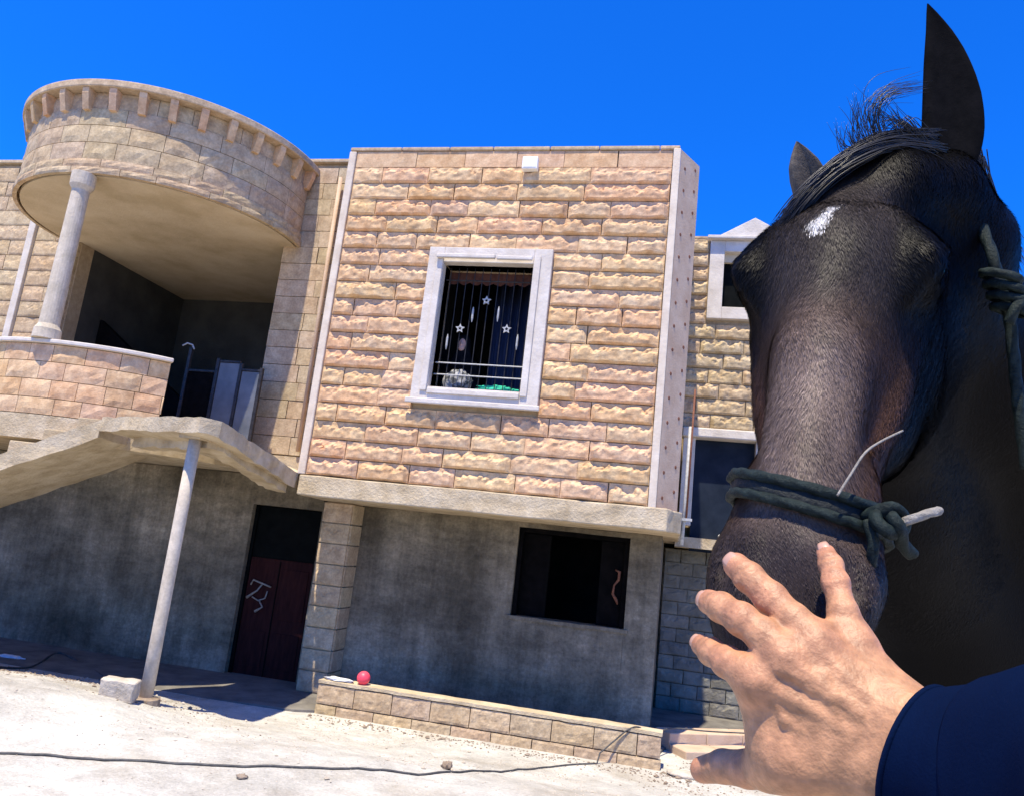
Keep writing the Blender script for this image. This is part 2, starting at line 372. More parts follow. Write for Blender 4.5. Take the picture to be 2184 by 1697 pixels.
gf = [(i*ny+j, (i+1)*ny+j, (i+1)*ny+j+1, i*ny+j+1) for i in range(len(gx)-1) for j in range(ny-1)]
me = bpy.data.meshes.new('ground'); me.from_pydata(gv, [], gf); me.update(); smooth(me)
ground = tag(link('ground', me, 'sand'), None, kind='structure')
# terrace floor under the overhang and porch
tag(MB().prism([(-7.9, -.2), (-.6, -.25), (.5, -.12), (.72, .02), (4.5, .1), (4.66, 1.0), (6.6, 2.3), (8.9, 2.5), (8.9, 7.9), (-7.9, 7.9)], -.1, .03).build('terrace_floor', 'dirtfloor'), None, kind='structure')
# lit stone kerb right of the low wall
k0, k1 = np.array((4.70, .98)), np.array((6.9, 2.42)); kd = (k1-k0)/np.linalg.norm(k1-k0); kn = np.array((kd[1], -kd[0]))
for i in range(5):
    a = k0+(k1-k0)*i/5; b = k0+(k1-k0)*(i+.985)/5
    q = [a+kn*.02, b+kn*.02, b-kn*.28, a-kn*.28]
    kb = MB().prism([tuple(w) for w in q], -.05, .20).build('kerb', 'chamfer', bevel=.012); tag(kb, None, kind='structure')
    q = [a+kn*.36, b+kn*.36, b+kn*.024, a+kn*.024]
    kb = MB().prism([tuple(w) for w in q], -.06, .085).build('kerb', 'chamfer', bevel=.012); tag(kb, None, kind='structure')
# ------------------------------------------------------------------ house
TOP, ST, SB = 7.108, 2.717, 2.461; BR = 4.36; CX, CY, CR = -2.82, .42, 1.95; CB, CT = 5.955, 7.16
WY = .6                       # face of the left wing
GY = 1.237                    # face of the ground floor wall
RY = 2.82                     # face of the right rear wing
house = thing('stone_house', (1.5, 4, 0), 'two storey tan stone house with projecting upper bay and grey unfinished ground floor', 'house')
def part(mb, name, m, parent=None, **k):
    o = mb.build(name, m, None, **k); return P_(o, parent or house)
# core walls of the bay (the stones stand on it)
core = MB()
WX0, WX1, WZ0, WZ1 = 1.55, 2.71, 3.92, 5.535
core.box(.10, WX0, .05, .3, ST, TOP-.03).box(WX1, BR+.0, .05, .3, ST, TOP-.03).box(WX0, WX1, .05, .3, ST, WZ0).box(WX0, WX1, .05, .3, WZ1, TOP-.03)
core.box(0.06, .3, .305, 3.0, ST, TOP-.03)
core.box(BR-.02, BR+.25, .505, 3.0, ST, TOP-.02)
bay = part(core, 'bay_wall', 'mortar')
courses(.105, BR-.065, ST+.005, TOP, 19, .0, 'rough', 'stone', bay, lens=(.5, .88), holes=[(1.345, 2.938, 3.74, 5.74)], seed=11, flat={(18,)})
# stones on the bay's left flank
for r in range(16):
    H = (TOP-ST)/16; me = stone_mesh(.55, round(H-.01, 3), .05, 'rough', r % 4)
    put_stone(me, 'stone', (-.0, .62, ST+r*H), -math.pi/2, bay)
# corner strips
part(MB().box(0.0, .10, -.03, .055, ST+.003, TOP-.01), 'corner_strip', 'pale', bevel=.012)
part(MB().box(BR-.06, BR+.03, -.035, .055, ST-.02, TOP+.01), 'corner_strip', 'pale', bevel=.012)
ch = part(MB().prism([(BR+.033, -.02), (BR+.265, .40), (BR+.265, .5), (BR+.033, .12)], ST-.06, TOP), 'chamfer_panel', 'chamfer', bevel=.006)
cdir = np.array((.232, .42)); cn_ = np.array((.42, -.232))/np.hypot(.42, .232)
me = MB().tube([(0, 0, 0), (cn_[0]*.006, cn_[1]*.006, 0)], [.024, .018], 8).mesh('bolt'); me.materials.append(M['rust'])
for i in range(15):
    for s in (.24, .78):
        z = ST+.12+i*.29+(.1 if s > .5 else 0); q = np.array((BR+.033, -.02))+cdir*s+cn_*.0
        o = bpy.data.objects.new('bolt', me); C.objects.link(o); o.parent = ch; o.matrix_parent_inverse = ch.matrix_world.inverted(); o.location = (q[0], q[1], z)
# floor slab edge of the bay
sl = MB().prism([(.05, -.06), (BR+.16, -.06), (BR+.32, .30), (BR+.32, 3.3), (-.0, 3.3)], SB, ST-.003)
part(sl, 'floor_slab', 'concrete', bevel=.015, cuts=4, rough=.012)
# coping stones on top
x = 0.0
while x < BR:
    L = random.uniform(.55, .8); L = min(L, BR+.02-x)
    part(MB().box(x+.004, x+L-.004, -.02, .32, TOP+.003, TOP+.055), 'coping_stone', 'stone_grey', bevel=.012); x += L
# roof and rear walls
part(MB().box(.1, BR+.1, .33, 7.9, 6.85, 7.0).box(-7.9, .05, .95, 7.9, 6.9, 7.05).box(BR+.2, 8.9, 3.1, 7.9, 6.9, 7.05), 'roof', 'roofdark')
part(MB().box(-7.9, 8.9, 7.9, 8.1, 0, 7.1).box(-8.1, -7.9, .6, 8.1, 0, 7.2).box(8.9, 9.1, 2.9, 8.1, 0, 7.1), 'rear_wall', 'mortar')
# ---- upper bay window
win = P_(MB().box(1.345, WX0, -.075, .25, 3.72, 5.735).box(WX1, 2.938, -.075, .25, 3.72, 5.735).box(WX0, WX1, -.075, .25, 3.72, WZ0).box(WX0, WX1, -.075, .25, WZ1, 5.735).build('window_frame', 'trim', bevel=.008), house)
# rounded inner moulding and the sun-catching lintel ledge in two pieces
P_(MB().box(1.46, WX0-.004, -.10, -.077, 3.86, WZ1+.10).box(WX1+.004, 2.80, -.10, -.077, 3.86, WZ1+.10).box(1.555, 2.705, -.10, -.077, 3.83, WZ0-.02).build('moulding', 'trim', bevel=.01), win)
P_(MB().box(1.47, 2.23, -.155, -.104, WZ1+.03, WZ1+.085).build('lintel_ledge', 'trim', bevel=.012), win)
P_(MB().box(2.25, 2.70, -.145, -.104, WZ1+.025, WZ1+.08).build('lintel_ledge', 'trim', bevel=.012), win)
P_(MB().box(1.30, 2.97, -.12, -.079, 3.70, 3.765).build('sill', 'trim', bevel=.012), win)
for i in range(11):
    x = WX0+.05+i*(WX1-WX0-.1)/10
    P_(MB().tube([(x, .13, WZ0), (x, .13, WZ1)], .006, 6).build('vertical_bar', 'iron'), win)
for z in (5.36, 4.27, 4.12):
    P_(MB().tube([(WX0, .115, z), (WX1, .115, z)], .009, 6).build('cross_bar', 'palebar' if z < 5 else 'iron'), win)
for x, z in ((2.12, 5.10), (1.82, 4.72), (2.42, 4.74)):
    st = MB(); pts = []
    for k in range(10):
        a = math.pi/2+k*math.pi/5; rr = .062 if k % 2 == 0 else .03; pts.append((rr*math.cos(a), rr*math.sin(a)))
    st.add([(x+a, .095, z+b) for a, b in pts]+[(x+a, .115, z+b) for a, b in pts]+[(x+a*.45, .095, z+b*.45) for a, b in pts]+[(x+a*.45, .115, z+b*.45) for a, b in pts],
        [(i, (i+1) % 10, 20+(i+1) % 10, 20+i) for i in range(10)]+[(10+(i+1) % 10, 10+i, 30+i, 30+(i+1) % 10) for i in range(10)]+[(i, 10+i, 10+(i+1) % 10, (i+1) % 10) for i in range(10)]+[(20+i, 20+(i+1) % 10, 30+(i+1) % 10, 30+i) for i in range(10)])
    P_(st.build('star_ornament', 'palebar'), win)
for x, z in ((1.96, 4.91), (2.29, 4.93), (1.67, 4.54), (2.57, 4.58)):
    P_(MB().tube([(x, .105, z-.1), (x, .105, z-.05), (x, .105, z+.05), (x, .105, z+.1)], [.004, .014, .014, .004], 8).build('spindle_ornament', 'palebar'), win)
# scalloped valance and curtain inside
vv = []; vf = []; n = 60
for i in range(n+1):
    x = WX0-.05+(WX1-WX0+.1)*i/n; y = .30+.012*math.sin(i*1.3); zb = WZ1-.13-.035*abs(math.sin(i*math.pi/7.5))
    vv += [(x, y, WZ1+.05), (x, y, zb), (x, y+.006, WZ1+.05), (x, y+.006, zb)]
for i in range(n): a = 4*i; vf += [(a, a+1, a+5, a+4), (a+2, a+6, a+7, a+3), (a+1, a+3, a+7, a+5)]
P_(MB().add(vv, vf).build('valance', 'valance', sm=True), win)
vv = []; vf = []; n = 40
for i in range(n+1):
    x = 2.06+.72*i/n; y = .78+.03*math.sin(i*.95); vv += [(x, y, 3.2), (x, y, 5.7), (x, y+.01, 3.2), (x, y+.01, 5.7)]
for i in range(n): a = 4*i; vf += [(a, a+4, a+5, a+1), (a+2, a+3, a+7, a+6), (a+1, a+5, a+7, a+3)]
P_(MB().add(vv, vf).build('curtain', 'curtain', sm=True), win)
# room behind the bay
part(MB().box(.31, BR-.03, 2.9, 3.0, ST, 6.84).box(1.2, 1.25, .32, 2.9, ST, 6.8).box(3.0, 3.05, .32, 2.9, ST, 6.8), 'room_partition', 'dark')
# ---- ground floor
LX0, LX1, LZ0, LZ1 = 2.619, 4.072, 1.268, 2.395; DX0, DX1, DZ = -1.249, -.187, 2.33
gw = MB()
gw.box(-7.9, DX0, GY, GY+.25, 0, 2.75).box(DX1, LX0, GY, GY+.25, 0, SB-.002).box(LX1, 4.47, GY, GY+.25, 0, SB-.002).box(LX0, LX1, GY, GY+.25, 0, LZ0).box(LX0, LX1, GY, GY+.25, LZ1, SB-.002).box(DX0, DX1, GY, GY+.25, DZ, 2.75)
gw.box(4.22, 4.47, GY+.252, 3.6, 0, SB-.002)
part(gw, 'ground_floor_wall', 'render', cuts=2, rough=.006)
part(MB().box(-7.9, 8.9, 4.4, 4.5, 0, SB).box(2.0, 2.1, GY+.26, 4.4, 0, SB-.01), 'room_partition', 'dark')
part(MB().box(-7.9, -.0, .55, 7.9, 2.76, 2.98).box(-7.9, -4.5, -.9, .548, 2.76, 2.98).box(.0, 8.9, 3.31, 7.9, SB, ST), 'floor_slab', 'concrete')  # front left box: overhang added to keep sun off the wall below
# lower window with dark shutters folded in
lw = P_(MB().box(LX0+.002, LX0+.06, GY+.05, GY+.14, LZ0+.002, LZ1-.002).box(LX1-.06, LX1-.002, GY+.05, GY+.14, LZ0+.002, LZ1-.002).box(LX0+.061, LX1-.061, GY+.05, GY+.14, LZ1-.06, LZ1-.002).build('lower_window_frame', 'shutter'), house)
P_(MB().box(LX0+.065, LX0+.42, GY+.16, GY+.2, LZ0+.01, LZ1-.07).build('shutter', 'shutter'), lw)
P_(MB().box(LX1-.36, LX1-.065, GY+.10, GY+.13, LZ0+.01, LZ1-.07).build('shutter', 'shutter'), lw)
rx, rz_ = 3.93, 1.76
P_(MB().tube([(rx-.02, GY+.06, rz_+.22), (rx+.035, GY+.05, rz_+.2), (rx+.03, GY+.05, rz_+.1), (rx-.02, GY+.05, rz_+.03), (rx-.03, GY+.05, rz_-.08), (rx+.02, GY+.05, rz_-.15), (rx+.04, GY+.06, rz_-.2)], [.010, .02, .017, .012, .017, .02, .008], 8).build('rusty_latch', 'rust', sm=True), lw)
P_(MB().box(LX0-.05, LX1+.05, GY-.03, GY+.3, LZ0-.045, LZ0-.001).build('sill', 'render', cuts=3, rough=.01), lw)
# door
door = P_(MB().box(DX0+.05, DX1-.05, GY+.11, GY+.16, .02, 1.60).build('door', 'doorred'), house)
P_(MB().box(DX0+.002, DX0+.048, GY+.08, GY+.2, 0, DZ-.002).box(DX1-.048, DX1-.002, GY+.08, GY+.2, 0, DZ-.002).build('door_frame', 'doordark'), door)
P_(MB().box(DX0+.05, DX1-.05, GY+.12, GY+.15, 1.605, DZ-.01).build('transom', 'doordark'), door)
P_(MB().box(-.745, -.735, GY+.095, GY+.109, .03, 1.58).build('leaf_joint', 'doordark'), door)
for x0, x1, z0, z1 in ((-1.13, -.80, .15, .62), (-.68, -.29, .15, .62), (-.68, -.29, .8, 1.48)):
    P_(MB().box(x0, x1, GY+.098, GY+.1095, z0, z1).build('door_panel', 'doorred', bevel=.008), door)
yd = GY+.085
P_(MB().tube([(-1.13, yd, 1.22), (-1.10, yd, 1.29), (-.82, yd, 1.22)], .012, 6).tube([(-.96, yd, 1.24), (-1.02, yd, 1.15), (-1.16, yd, 1.04)], [.012, .012, .02], 6).tube([(-1.08, yd, 1.06), (-.98, yd, 1.02), (-.88, yd, 1.06), (-.86, yd, 1.16)], .010, 6).tube([(-.96, yd, 1.02), (-.90, yd, .94), (-1.0, yd, .87)], [.011, .012, .02], 6).build('door_pull', 'chalk', sm=True), door)
# stone pilaster beside the door
pil = part(MB().box(.03, .40, .88, GY-.002, .03, SB-.004), 'pilaster', 'mortar')
for r in range(9):
    H = (SB-.04)/9; me = stone_mesh(.40, round(H-.016, 3), .04, 'soft', r % 3)
    put_stone(me, 'stone_grey', (.015, .85, .035+r*H), 0, pil)
    me2 = stone_mesh(.34, round(H-.016, 3), .04, 'smooth', r % 2)
    put_stone(me2, 'stone_grey', (.435, .88, .035+r*H), math.pi/2, pil)
# ---- left wing: wall with the balcony recess
REC0, REC1, RZT = -4.53, -1.13, 5.99
lwall = MB().box(-7.9, REC0, WY+.05, WY+.3, 2.99, 7.27).box(REC1, .03, WY+.05, WY+.3, 2.99, 7.27).box(REC0, REC1, WY+.05, WY+.3, RZT, 7.27)
lwall.box(-7.9, REC0, .35+GY, 1.9, 2.76, 2.985)
wing = part(lwall, 'left_wing_wall', 'mortar')
courses(REC1+.02, .02, 3.0, 7.2, 17, WY, 'smooth', 'stone_grey', wing, lens=(.45, .7), seed=5)
courses(-5.36, REC0-.01, 3.0, 7.2, 17, WY, 'soft', 'stone_grey', wing, lens=(.35, .6), seed=6)
courses(-7.2, -5.5, 3.0, 7.2, 17, WY, 'soft', 'stone_grey', wing, lens=(.45, .8), seed=8)
part(MB().box(-5.49, -5.37, WY-.05, WY+.045, 3.0, 7.22), 'corner_strip', 'trim', bevel=.01)
part(MB().box(-7.2, .03, WY-.03, WY+.32, 7.275, 7.33), 'coping', 'stone_grey', bevel=.01)
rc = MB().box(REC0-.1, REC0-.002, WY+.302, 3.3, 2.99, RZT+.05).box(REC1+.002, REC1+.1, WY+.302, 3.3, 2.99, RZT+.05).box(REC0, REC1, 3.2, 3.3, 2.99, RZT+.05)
part(rc, 'recess_wall', 'shadeplaster')
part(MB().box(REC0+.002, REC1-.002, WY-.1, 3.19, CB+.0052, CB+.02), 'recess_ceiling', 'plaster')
# dark partition inside the recess, with a sloping top like a stair
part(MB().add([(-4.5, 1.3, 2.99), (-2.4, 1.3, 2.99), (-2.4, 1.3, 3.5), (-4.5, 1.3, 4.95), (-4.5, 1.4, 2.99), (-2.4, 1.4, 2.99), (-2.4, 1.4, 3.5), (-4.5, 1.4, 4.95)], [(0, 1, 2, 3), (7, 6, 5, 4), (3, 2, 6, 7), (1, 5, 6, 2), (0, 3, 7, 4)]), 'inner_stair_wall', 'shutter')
# ---- round canopy
can = part(MB().arc(CX, CY, CR-.22, CR-.045, -184, 4, CB+.03, CT-.08, 64), 'canopy_ring', 'mortar')
disc = [(CX+(CR-.05)*math.cos(math.radians(a)), CY+(CR-.05)*math.sin(math.radians(a))) for a in np.arange(-186, 6.1, 4)]
sf = part(MB().prism(disc, CB+.005, CB+.025), 'canopy_soffit', 'plaster')
part(MB().prism([(CX+(CR-.3)*math.cos(math.radians(a)), CY+(CR-.3)*math.sin(math.radians(a))) for a in np.arange(-184, 4.1, 4)], CT-.3, CT-.2), 'canopy_roof', 'roofdark')
arc_courses(CX, CY, CR, -185, 5, [(CB, CB+.09, .035), (CB+.09, CB+.20, .02), (CB+.20, CB+.43, 0), (CB+.43, CB+.66, 0), (CB+.66, CB+.885, 0), (CB+.885, CT-.1, -.012)], 'stone_grey', can, 15)
part(MB().arc(CX, CY, CR-.25, CR+.14, -185, 5, CT-.098, CT, 72), 'cornice', 'stone_grey', parent=can, bevel=.015)
bm_ = MB().add([(CR-.03, -.045, CT-.36), (CR-.03, .045, CT-.36), (CR-.03, .045, CT-.1), (CR-.03, -.045, CT-.1), (CR+.05, -.045, CT-.36), (CR+.05, .045, CT-.36), (CR+.115, .045, CT-.1), (CR+.115, -.045, CT-.1), (CR+.11, -.045, CT-.17), (CR+.11, .045, CT-.17)],
    [(0, 3, 2, 1), (4, 5, 9, 8), (8, 9, 6, 7), (0, 1, 5, 4), (3, 7, 6, 2), (0, 4, 8, 7, 3), (1, 2, 6, 9, 5)]).mesh('bracket'); bm_.materials.append(M['stone'])
for i in range(19):
    a = -180+i*10.1; o = bpy.data.objects.new('bracket', bm_); C.objects.link(o); o.parent = can; o.matrix_parent_inverse = can.matrix_world.inverted()
    o.location = (CX, CY, -.002); o.rotation_euler = (0, 0, math.radians(a))
# ---- balcony floor, parapet, column
part(MB().prism([(CX+(CR-.0)*math.cos(math.radians(a)), CY+(CR-.0)*math.sin(math.radians(a))) for a in np.arange(-186, 6.1, 4)], 2.72, 2.995), 'balcony_floor', 'concrete')
par = part(MB().arc(CX, CY, CR-.16, CR-.045, -185, -43.4, 2.998, 3.80, 48), 'balcony_parapet', 'mortar')
arc_courses(CX, CY, CR, -185, -43, [(3.0, 3.19, 0), (3.19, 3.40, 0), (3.40, 3.61, 0), (3.61, 3.815, 0)], 'stone', par, 11, seed=9)
part(MB().arc(CX, CY, CR-.2, CR+.05, -185, -42.6, 3.819, 3.87, 48), 'parapet_coping', 'trim', parent=par, bevel=.012)
ca = math.radians(-85); qx, qy = CX+1.86*math.cos(ca), CY+1.92*math.sin(ca)
part(MB().lathe([(.15, 3.872), (.145, 3.99), (.112, 4.05), (.106, 4.4), (.098, 5.6), (.098, 5.74), (.135, 5.80), (.14, CB+.004)], 24, (qx, qy)), 'balcony_column', 'column', bevel=.004)
# ---- metal gate in the balcony gap
gate = thing('metal_gate', (-1.3, .2, 2.99), 'black metal gate with pale panels on the balcony beside the round parapet', 'gate')
def gp(mb, n, m): return P_(mb.build(n, m, bevel=.003), gate)
yg = .2
for x, zt in ((-1.97, 4.30), (-1.52, 4.17), (-1.17, 4.12), (-.86, 4.07)):
    gp(MB().box(x-.022, x+.022, yg-.022, yg+.022, 2.997, zt), 'gate_post', 'iron')
for x0, x1, zt in ((-1.948, -1.542, 4.0), (-1.498, -1.192, 4.15), (-1.148, -.882, 4.05)):
    gp(MB().box(x0, x1, yg-.018, yg+.018, zt-.03, zt), 'top_rail', 'iron'); gp(MB().box(x0, x1, yg-.018, yg+.018, 3.03, 3.07), 'bottom_rail', 'iron')
gp(MB().box(-1.495, -1.195, yg-.005, yg+.005, 3.075, 4.115), 'pale_panel', 'glass_frost')
gp(MB().box(-1.145, -.885, yg-.005, yg+.005, 3.075, 4.015), 'pale_panel', 'glass_frost')
gp(MB().box(-1.945, -1.545, yg-.005, yg+.005, 3.075, 3.965), 'dark_panel', 'shutter')
gp(MB().tube([(-2.12, yg, 4.32), (-2.05, yg, 4.36), (-1.97, yg, 4.34), (-1.93, yg, 4.28)], .012, 6), 'bent_rod', 'palebar')
# conduits
part(MB().tube([(-.36, -.03+.55, 7.0), (-.345, .52, 5.0), (-.33, .52, 3.05)], .028, 8), 'drain_pipe', 'chamfer', sm=True)
part(MB().tube([(4.72, .47, 3.75), (4.715, .47, 2.9), (4.70, .47, 2.35)], .022, 8), 'drain_pipe', 'palebar', sm=True)
part(MB().tube([(4.745, .44, 4.2), (4.735, .44, 2.66)], .013, 6), 'wire_conduit', 'rust', sm=True)
part(MB().box(4.66, 4.80, .42, .50, 2.63, 2.66), 'pipe_bracket', 'palebar')
# ---- right rear wing
RT = 7.19; RW = (5.10, 6.0, 6.06, 6.96); RD = (4.84, 5.72, 2.72, 4.0)
rw = MB().box(BR+.2, RW[0], RY+.05, RY+.28, ST, RT-.02).box(RW[1], 8.9, RY+.05, RY+.28, ST, RT-.02)
rw.box(RW[0], RW[1], RY+.05, RY+.28, RW[3], RT-.02).box(RW[0], RW[1], RY+.05, RY+.28, RD[3], RW[2])
rwing = MB().box(BR+.2, RW[0]-.0, RY+.05, RY+.28, RD[3]+.1, RT-.02).box(RW[1], 8.9, RY+.05, RY+.28, ST, RT-.02).box(RW[0], RW[1], RY+.05, RY+.28, RW[3], RT-.02).box(RW[0], RW[1], RY+.05, RY+.28, RD[3]+.1, RW[2]).box(5.76, RW[1], RY+.05, RY+.28, ST, RD[3]+.1)
rg_ = part(rwing, 'rear_wing_wall', 'mortar')
courses(BR+.21, 8.88, RD[3]+.16, RT, 13, RY, 'rough', 'stone_grey', rg_, lens=(.4, .75), holes=[(4.88, 6.22, 5.86, 7.3)], seed=21)
courses(5.83, 8.88, ST, RD[3]+.16, 6, RY, 'rough', 'stone_grey', rg_, lens=(.4, .75), seed=22)
part(MB().box(BR+.2, 8.9, RY+.0, RY+.3, RT+.002, RT+.05), 'coping', 'stone_grey', bevel=.01)
rwin = P_(MB().box(4.88, RW[0], RY-.07, RY+.22, 5.87, 7.14).box(RW[1], 6.22, RY-.07, RY+.22, 5.87, 7.14).box(RW[0], RW[1], RY-.07, RY+.22, 5.87, RW[2]).box(RW[0], RW[1], RY-.07, RY+.22, RW[3], 7.14).build('pedimented_window_frame', 'trim', bevel=.008), house)
P_(MB().add([(4.98, RY-.10, 7.20), (6.08, RY-.10, 7.20), (5.53, RY-.10, 7.52), (4.98, RY+.12, 7.20), (6.08, RY+.12, 7.20), (5.53, RY+.12, 7.52)], [(0, 1, 2), (5, 4, 3), (0, 2, 5, 3), (1, 4, 5, 2), (0, 3, 4, 1)]).build('pediment', 'trim', bevel=.01), rwin)
P_(MB().box(4.83, 6.27, RY-.16, RY+.2, 7.142, 7.198).build('cornice', 'trim', bevel=.012), rwin)
P_(MB().box(RW[0], RW[1], RY+.10, RY+.12, RW[2], RW[3]).build('pane', 'doordark'), rwin)
P_(MB().box(RW[0]+.002, RW[1]-.002, RY+.03, RY+.095, RW[3]-.14, RW[3]-.002).build('shutter_box', 'plaster'), rwin)
rd = P_(MB().box(4.64, 5.86, RY-.11, RY+.22, 4.022, 4.165).build('doorway_lintel', 'trim', bevel=.02), house)
P_(MB().box(4.66, 4.835, RY-.03, RY+.22, ST+.0, 4.02).build('jamb', 'trim', bevel=.008), rd)
P_(MB().box(5.70, 5.80, RY-.03, RY+.22, ST, 4.02).build('jamb', 'trim', bevel=.008), rd)
P_(MB().box(4.836, 5.698, RY+.14, RY+.19, SB-.1, 4.018).build('door', 'reardoor'), rd)
part(MB().box(BR+.27, 8.9, RY-.02, 3.3, SB-.06, SB+.09), 'floor_slab', 'concrete')
rlow = part(MB().box(4.48, 8.9, 3.56, 3.8, 0, SB-.07), 'rear_lower_wall', 'render')
courses(4.5, 8.85, .03, SB-.08, 12, 3.5, 'soft', 'greyblock', rlow, lens=(.35, .45), seed=31)
# wall lamp box
lb = thing('wall_box', (2.53, 0, 6.87), 'small white square box fixed near the top of the bay wall', 'wall box')
P_(MB().box(2.43, 2.63, -.13, -.03, 6.79, 6.96).build('housing', 'white', bevel=.012), lb)
P_(MB().box(2.45, 2.61, -.137, -.131, 6.81, 6.94).build('cover', 'white', bevel=.002), lb)
# ------------------------------------------------------------------ outside staircase and landing
stair = thing('outside_staircase', (-.4, -1.2, 0), 'rough concrete outside staircase with landing on a slim white post', 'staircase')
def sp(mb, n, m, parent=None, **k): return P_(mb.build(n, m, **k), parent or stair)
A0 = np.array((-1.5, -1.7)); A1 = np.array((.11, -2.30)); A1b = np.array((.24, -2.16))
poly = [A0, A1, A1b, (.02, -.11), (-.10, .52), (-.95, .5), (-1.02, -.62), (-1.33, -1.12)]
zt = [3.0, 3.0, 2.99, 2.74, 2.76, 2.97, 2.99, 3.0]; zb = [2.85, 2.85, 2.84, 2.54, 2.56, 2.78, 2.8, 2.83]
sp(MB().prism([tuple(q) for q in poly], zb, zt), 'landing', 'concrete', cuts=5, rough=.02)
# ragged drip beam under the landing edge
sp(MB().prism([(-1.25, -1.45), (-.02, -1.95), (.05, -1.75), (-1.2, -1.25)], 2.73, 2.87), 'edge_beam', 'concrete', cuts=5, rough=.03)
sp(MB().prism([(-.16, -1.72), (.05, -1.75), (-.06, -.12), (-.28, -.12)], [2.73, 2.73, 2.47, 2.47], [2.87, 2.87, 2.6, 2.6]), 'edge_beam', 'concrete', cuts=5, rough=.03)
px_, py_ = -.12, -2.0; pz = gz(px_, py_)
post = sp(MB().tube([(px_, py_, pz-.1), (px_, py_, 1.0), (px_, py_, 2.0), (px_, py_, 2.86)], [.062, .06, .06, .06], 14), 'support_post', 'column', sm=True)
sp(MB().box(px_-.12, px_+.12, py_-.10, py_+.10, 2.81, 2.855), 'cap_plate', 'concrete', parent=post)
sp(MB().lathe([(.14, pz-.06), (.13, pz+.03), (.07, pz+.045)], 14, (px_, py_)), 'post_footing', 'rockdark', parent=post)
aa = math.radians(190); dv = np.array((math.cos(aa), math.sin(aa))); nv = np.array((-math.sin(aa), math.cos(aa)))
if nv[1] < 0: nv = -nv
sl_ = math.tan(math.radians(25)); Wd = 1.4; Lf = 5.3
fl = MB(); q0 = A0; qs = [q0, q0+dv*Lf, q0+dv*Lf+nv*Wd, q0+nv*Wd]
fl.prism([tuple(w) for w in qs], [2.77, 2.77-Lf*sl_, 2.77-Lf*sl_, 2.77], [2.97, 2.97-Lf*sl_, 2.97-Lf*sl_, 2.97])
flight = sp(fl, 'stair_flight', 'concrete', cuts=5, rough=.015)
ns = 15
for i in range(ns):
    a = i*Lf/ns; b = (i+1)*Lf/ns+.01; z = 3.0-a*sl_-.02
    q = [q0+dv*a+nv*.16, q0+dv*b+nv*.16, q0+dv*b+nv*(Wd-.12), q0+dv*a+nv*(Wd-.12)]
    sp(MB().prism([tuple(w) for w in q], z-.03-(b-a)*sl_, z+.01), 'step', 'concrete', parent=flight, bevel=.01)
# ------------------------------------------------------------------ low wall and things on it
low = thing('low_wall', (2.65, .1, 0), 'low tan block wall in front of the ground floor window', 'wall')
P_(MB().box(.72, 4.60, .04, .19, -.1, .33).build('core', 'mortar'), low)
for r, (za, zb_) in enumerate(((-.10, .11), (.115, .335))):
    x = .69-(.0 if r else .2); k = 0
    while x < 4.62:
        L = .46; a = max(x, .69); b = min(x+L, 4.625)
        if b-a > .08:
            me = stone_mesh(round(b-a-.010, 2), round(zb_-za-.010, 3), .05, 'chipped', k % 5)
            put_stone(me, 'stone_grey', (a+.004, random.uniform(-.004, .004), za), 0, low)
        x += L; k += 1
P_(MB().box(.69, 4.625, -.012, .20, .337, .372).build('mortar_cap', 'concrete', cuts=5, rough=.006), low)
def lump(name, c, s, m, amp=.25, sub=3, seed=0, freq=2.5, flat=True):
    bm = bmesh.new(); bmesh.ops.create_icosphere(bm, subdivisions=sub, radius=1)
    for v in bm.verts:
        d = 1+amp*mn.noise(v.co*freq+Vector((seed*7.3, seed, 0)))+amp*.5*mn.noise(v.co*freq*2.7+Vector((seed, 2, 0)))
        v.co = Vector((v.co.x*s[0]*d, v.co.y*s[1]*d, v.co.z*s[2]*d))
        if flat and v.co.z < -s[2]*.8: v.co.z = -s[2]*.8
        v.co += Vector(c)
    me = bpy.data.meshes.new(name); bm.to_mesh(me); bm.free(); smooth(me); return link(name, me, m)
b = MB(); n = 18
ball = lump('ball', (0, 0, 0), (.078, .078, .078), 'pink', .035, 3, 2, 5, False); ball.location = (1.2, .08, .445)
tag(ball, 'bright pink ball resting on the left end of the low wall', 'ball')
cw = lump('crumpled_cloth', (.90, .09, .388), (.17, .07, .02), 'cloth_white', .5, 3, 5, 2.2)
tag(cw, 'flat whitish crumpled cloth on the low wall beside the pink ball', 'cloth')
# ------------------------------------------------------------------ things on the ground
def block_stone(name, c, s, rz, m, label, cat):
    bm = bmesh.new(); bmesh.ops.create_cube(bm, size=1)
    bmesh.ops.subdivide_edges(bm, edges=bm.edges, cuts=3, use_grid_fill=True)
    for v in bm.verts:
        w = Vector((v.co.x*s[0], v.co.y*s[1], v.co.z*s[2])); w += Vector(mn.noise_vector(w*9+Vector(c)))*.018; v.co = w
    me = bpy.data.meshes.new(name); bm.to_mesh(me); bm.free()
    o = link(name, me, m); o.location = c; o.rotation_euler = (0, .06, rz)
    b_ = o.modifiers.new('bevel', 'BEVEL'); b_.width = .008; b_.limit_method = 'ANGLE'
    return tag(o, label, cat)
bp_ = at_z(250, 1490, .38); bz = gz(bp_[0], bp_[1])
block_stone('stone_block', (bp_[0], bp_[1], bz+.075), (.30, .2, .18), .35, 'rock', 'square cut pale stone block lying beside the foot of the white post', 'stone block')
def gp_(x, y):                  # ground point under a pixel
    z = .2
    for _ in range(25): q = at_z(x, y, z); z = .5*z+.5*gz(q[0], q[1])
    return np.array((q[0], q[1], gz(q[0], q[1])))
rp = gp_(952, 1640)
tag(lump('rock', (rp[0], rp[1], rp[2]+.03), (.045, .04, .035), 'rockdark', .5, 3, 3), 'fist sized grey rock on the sand next to the black cable', 'rock')
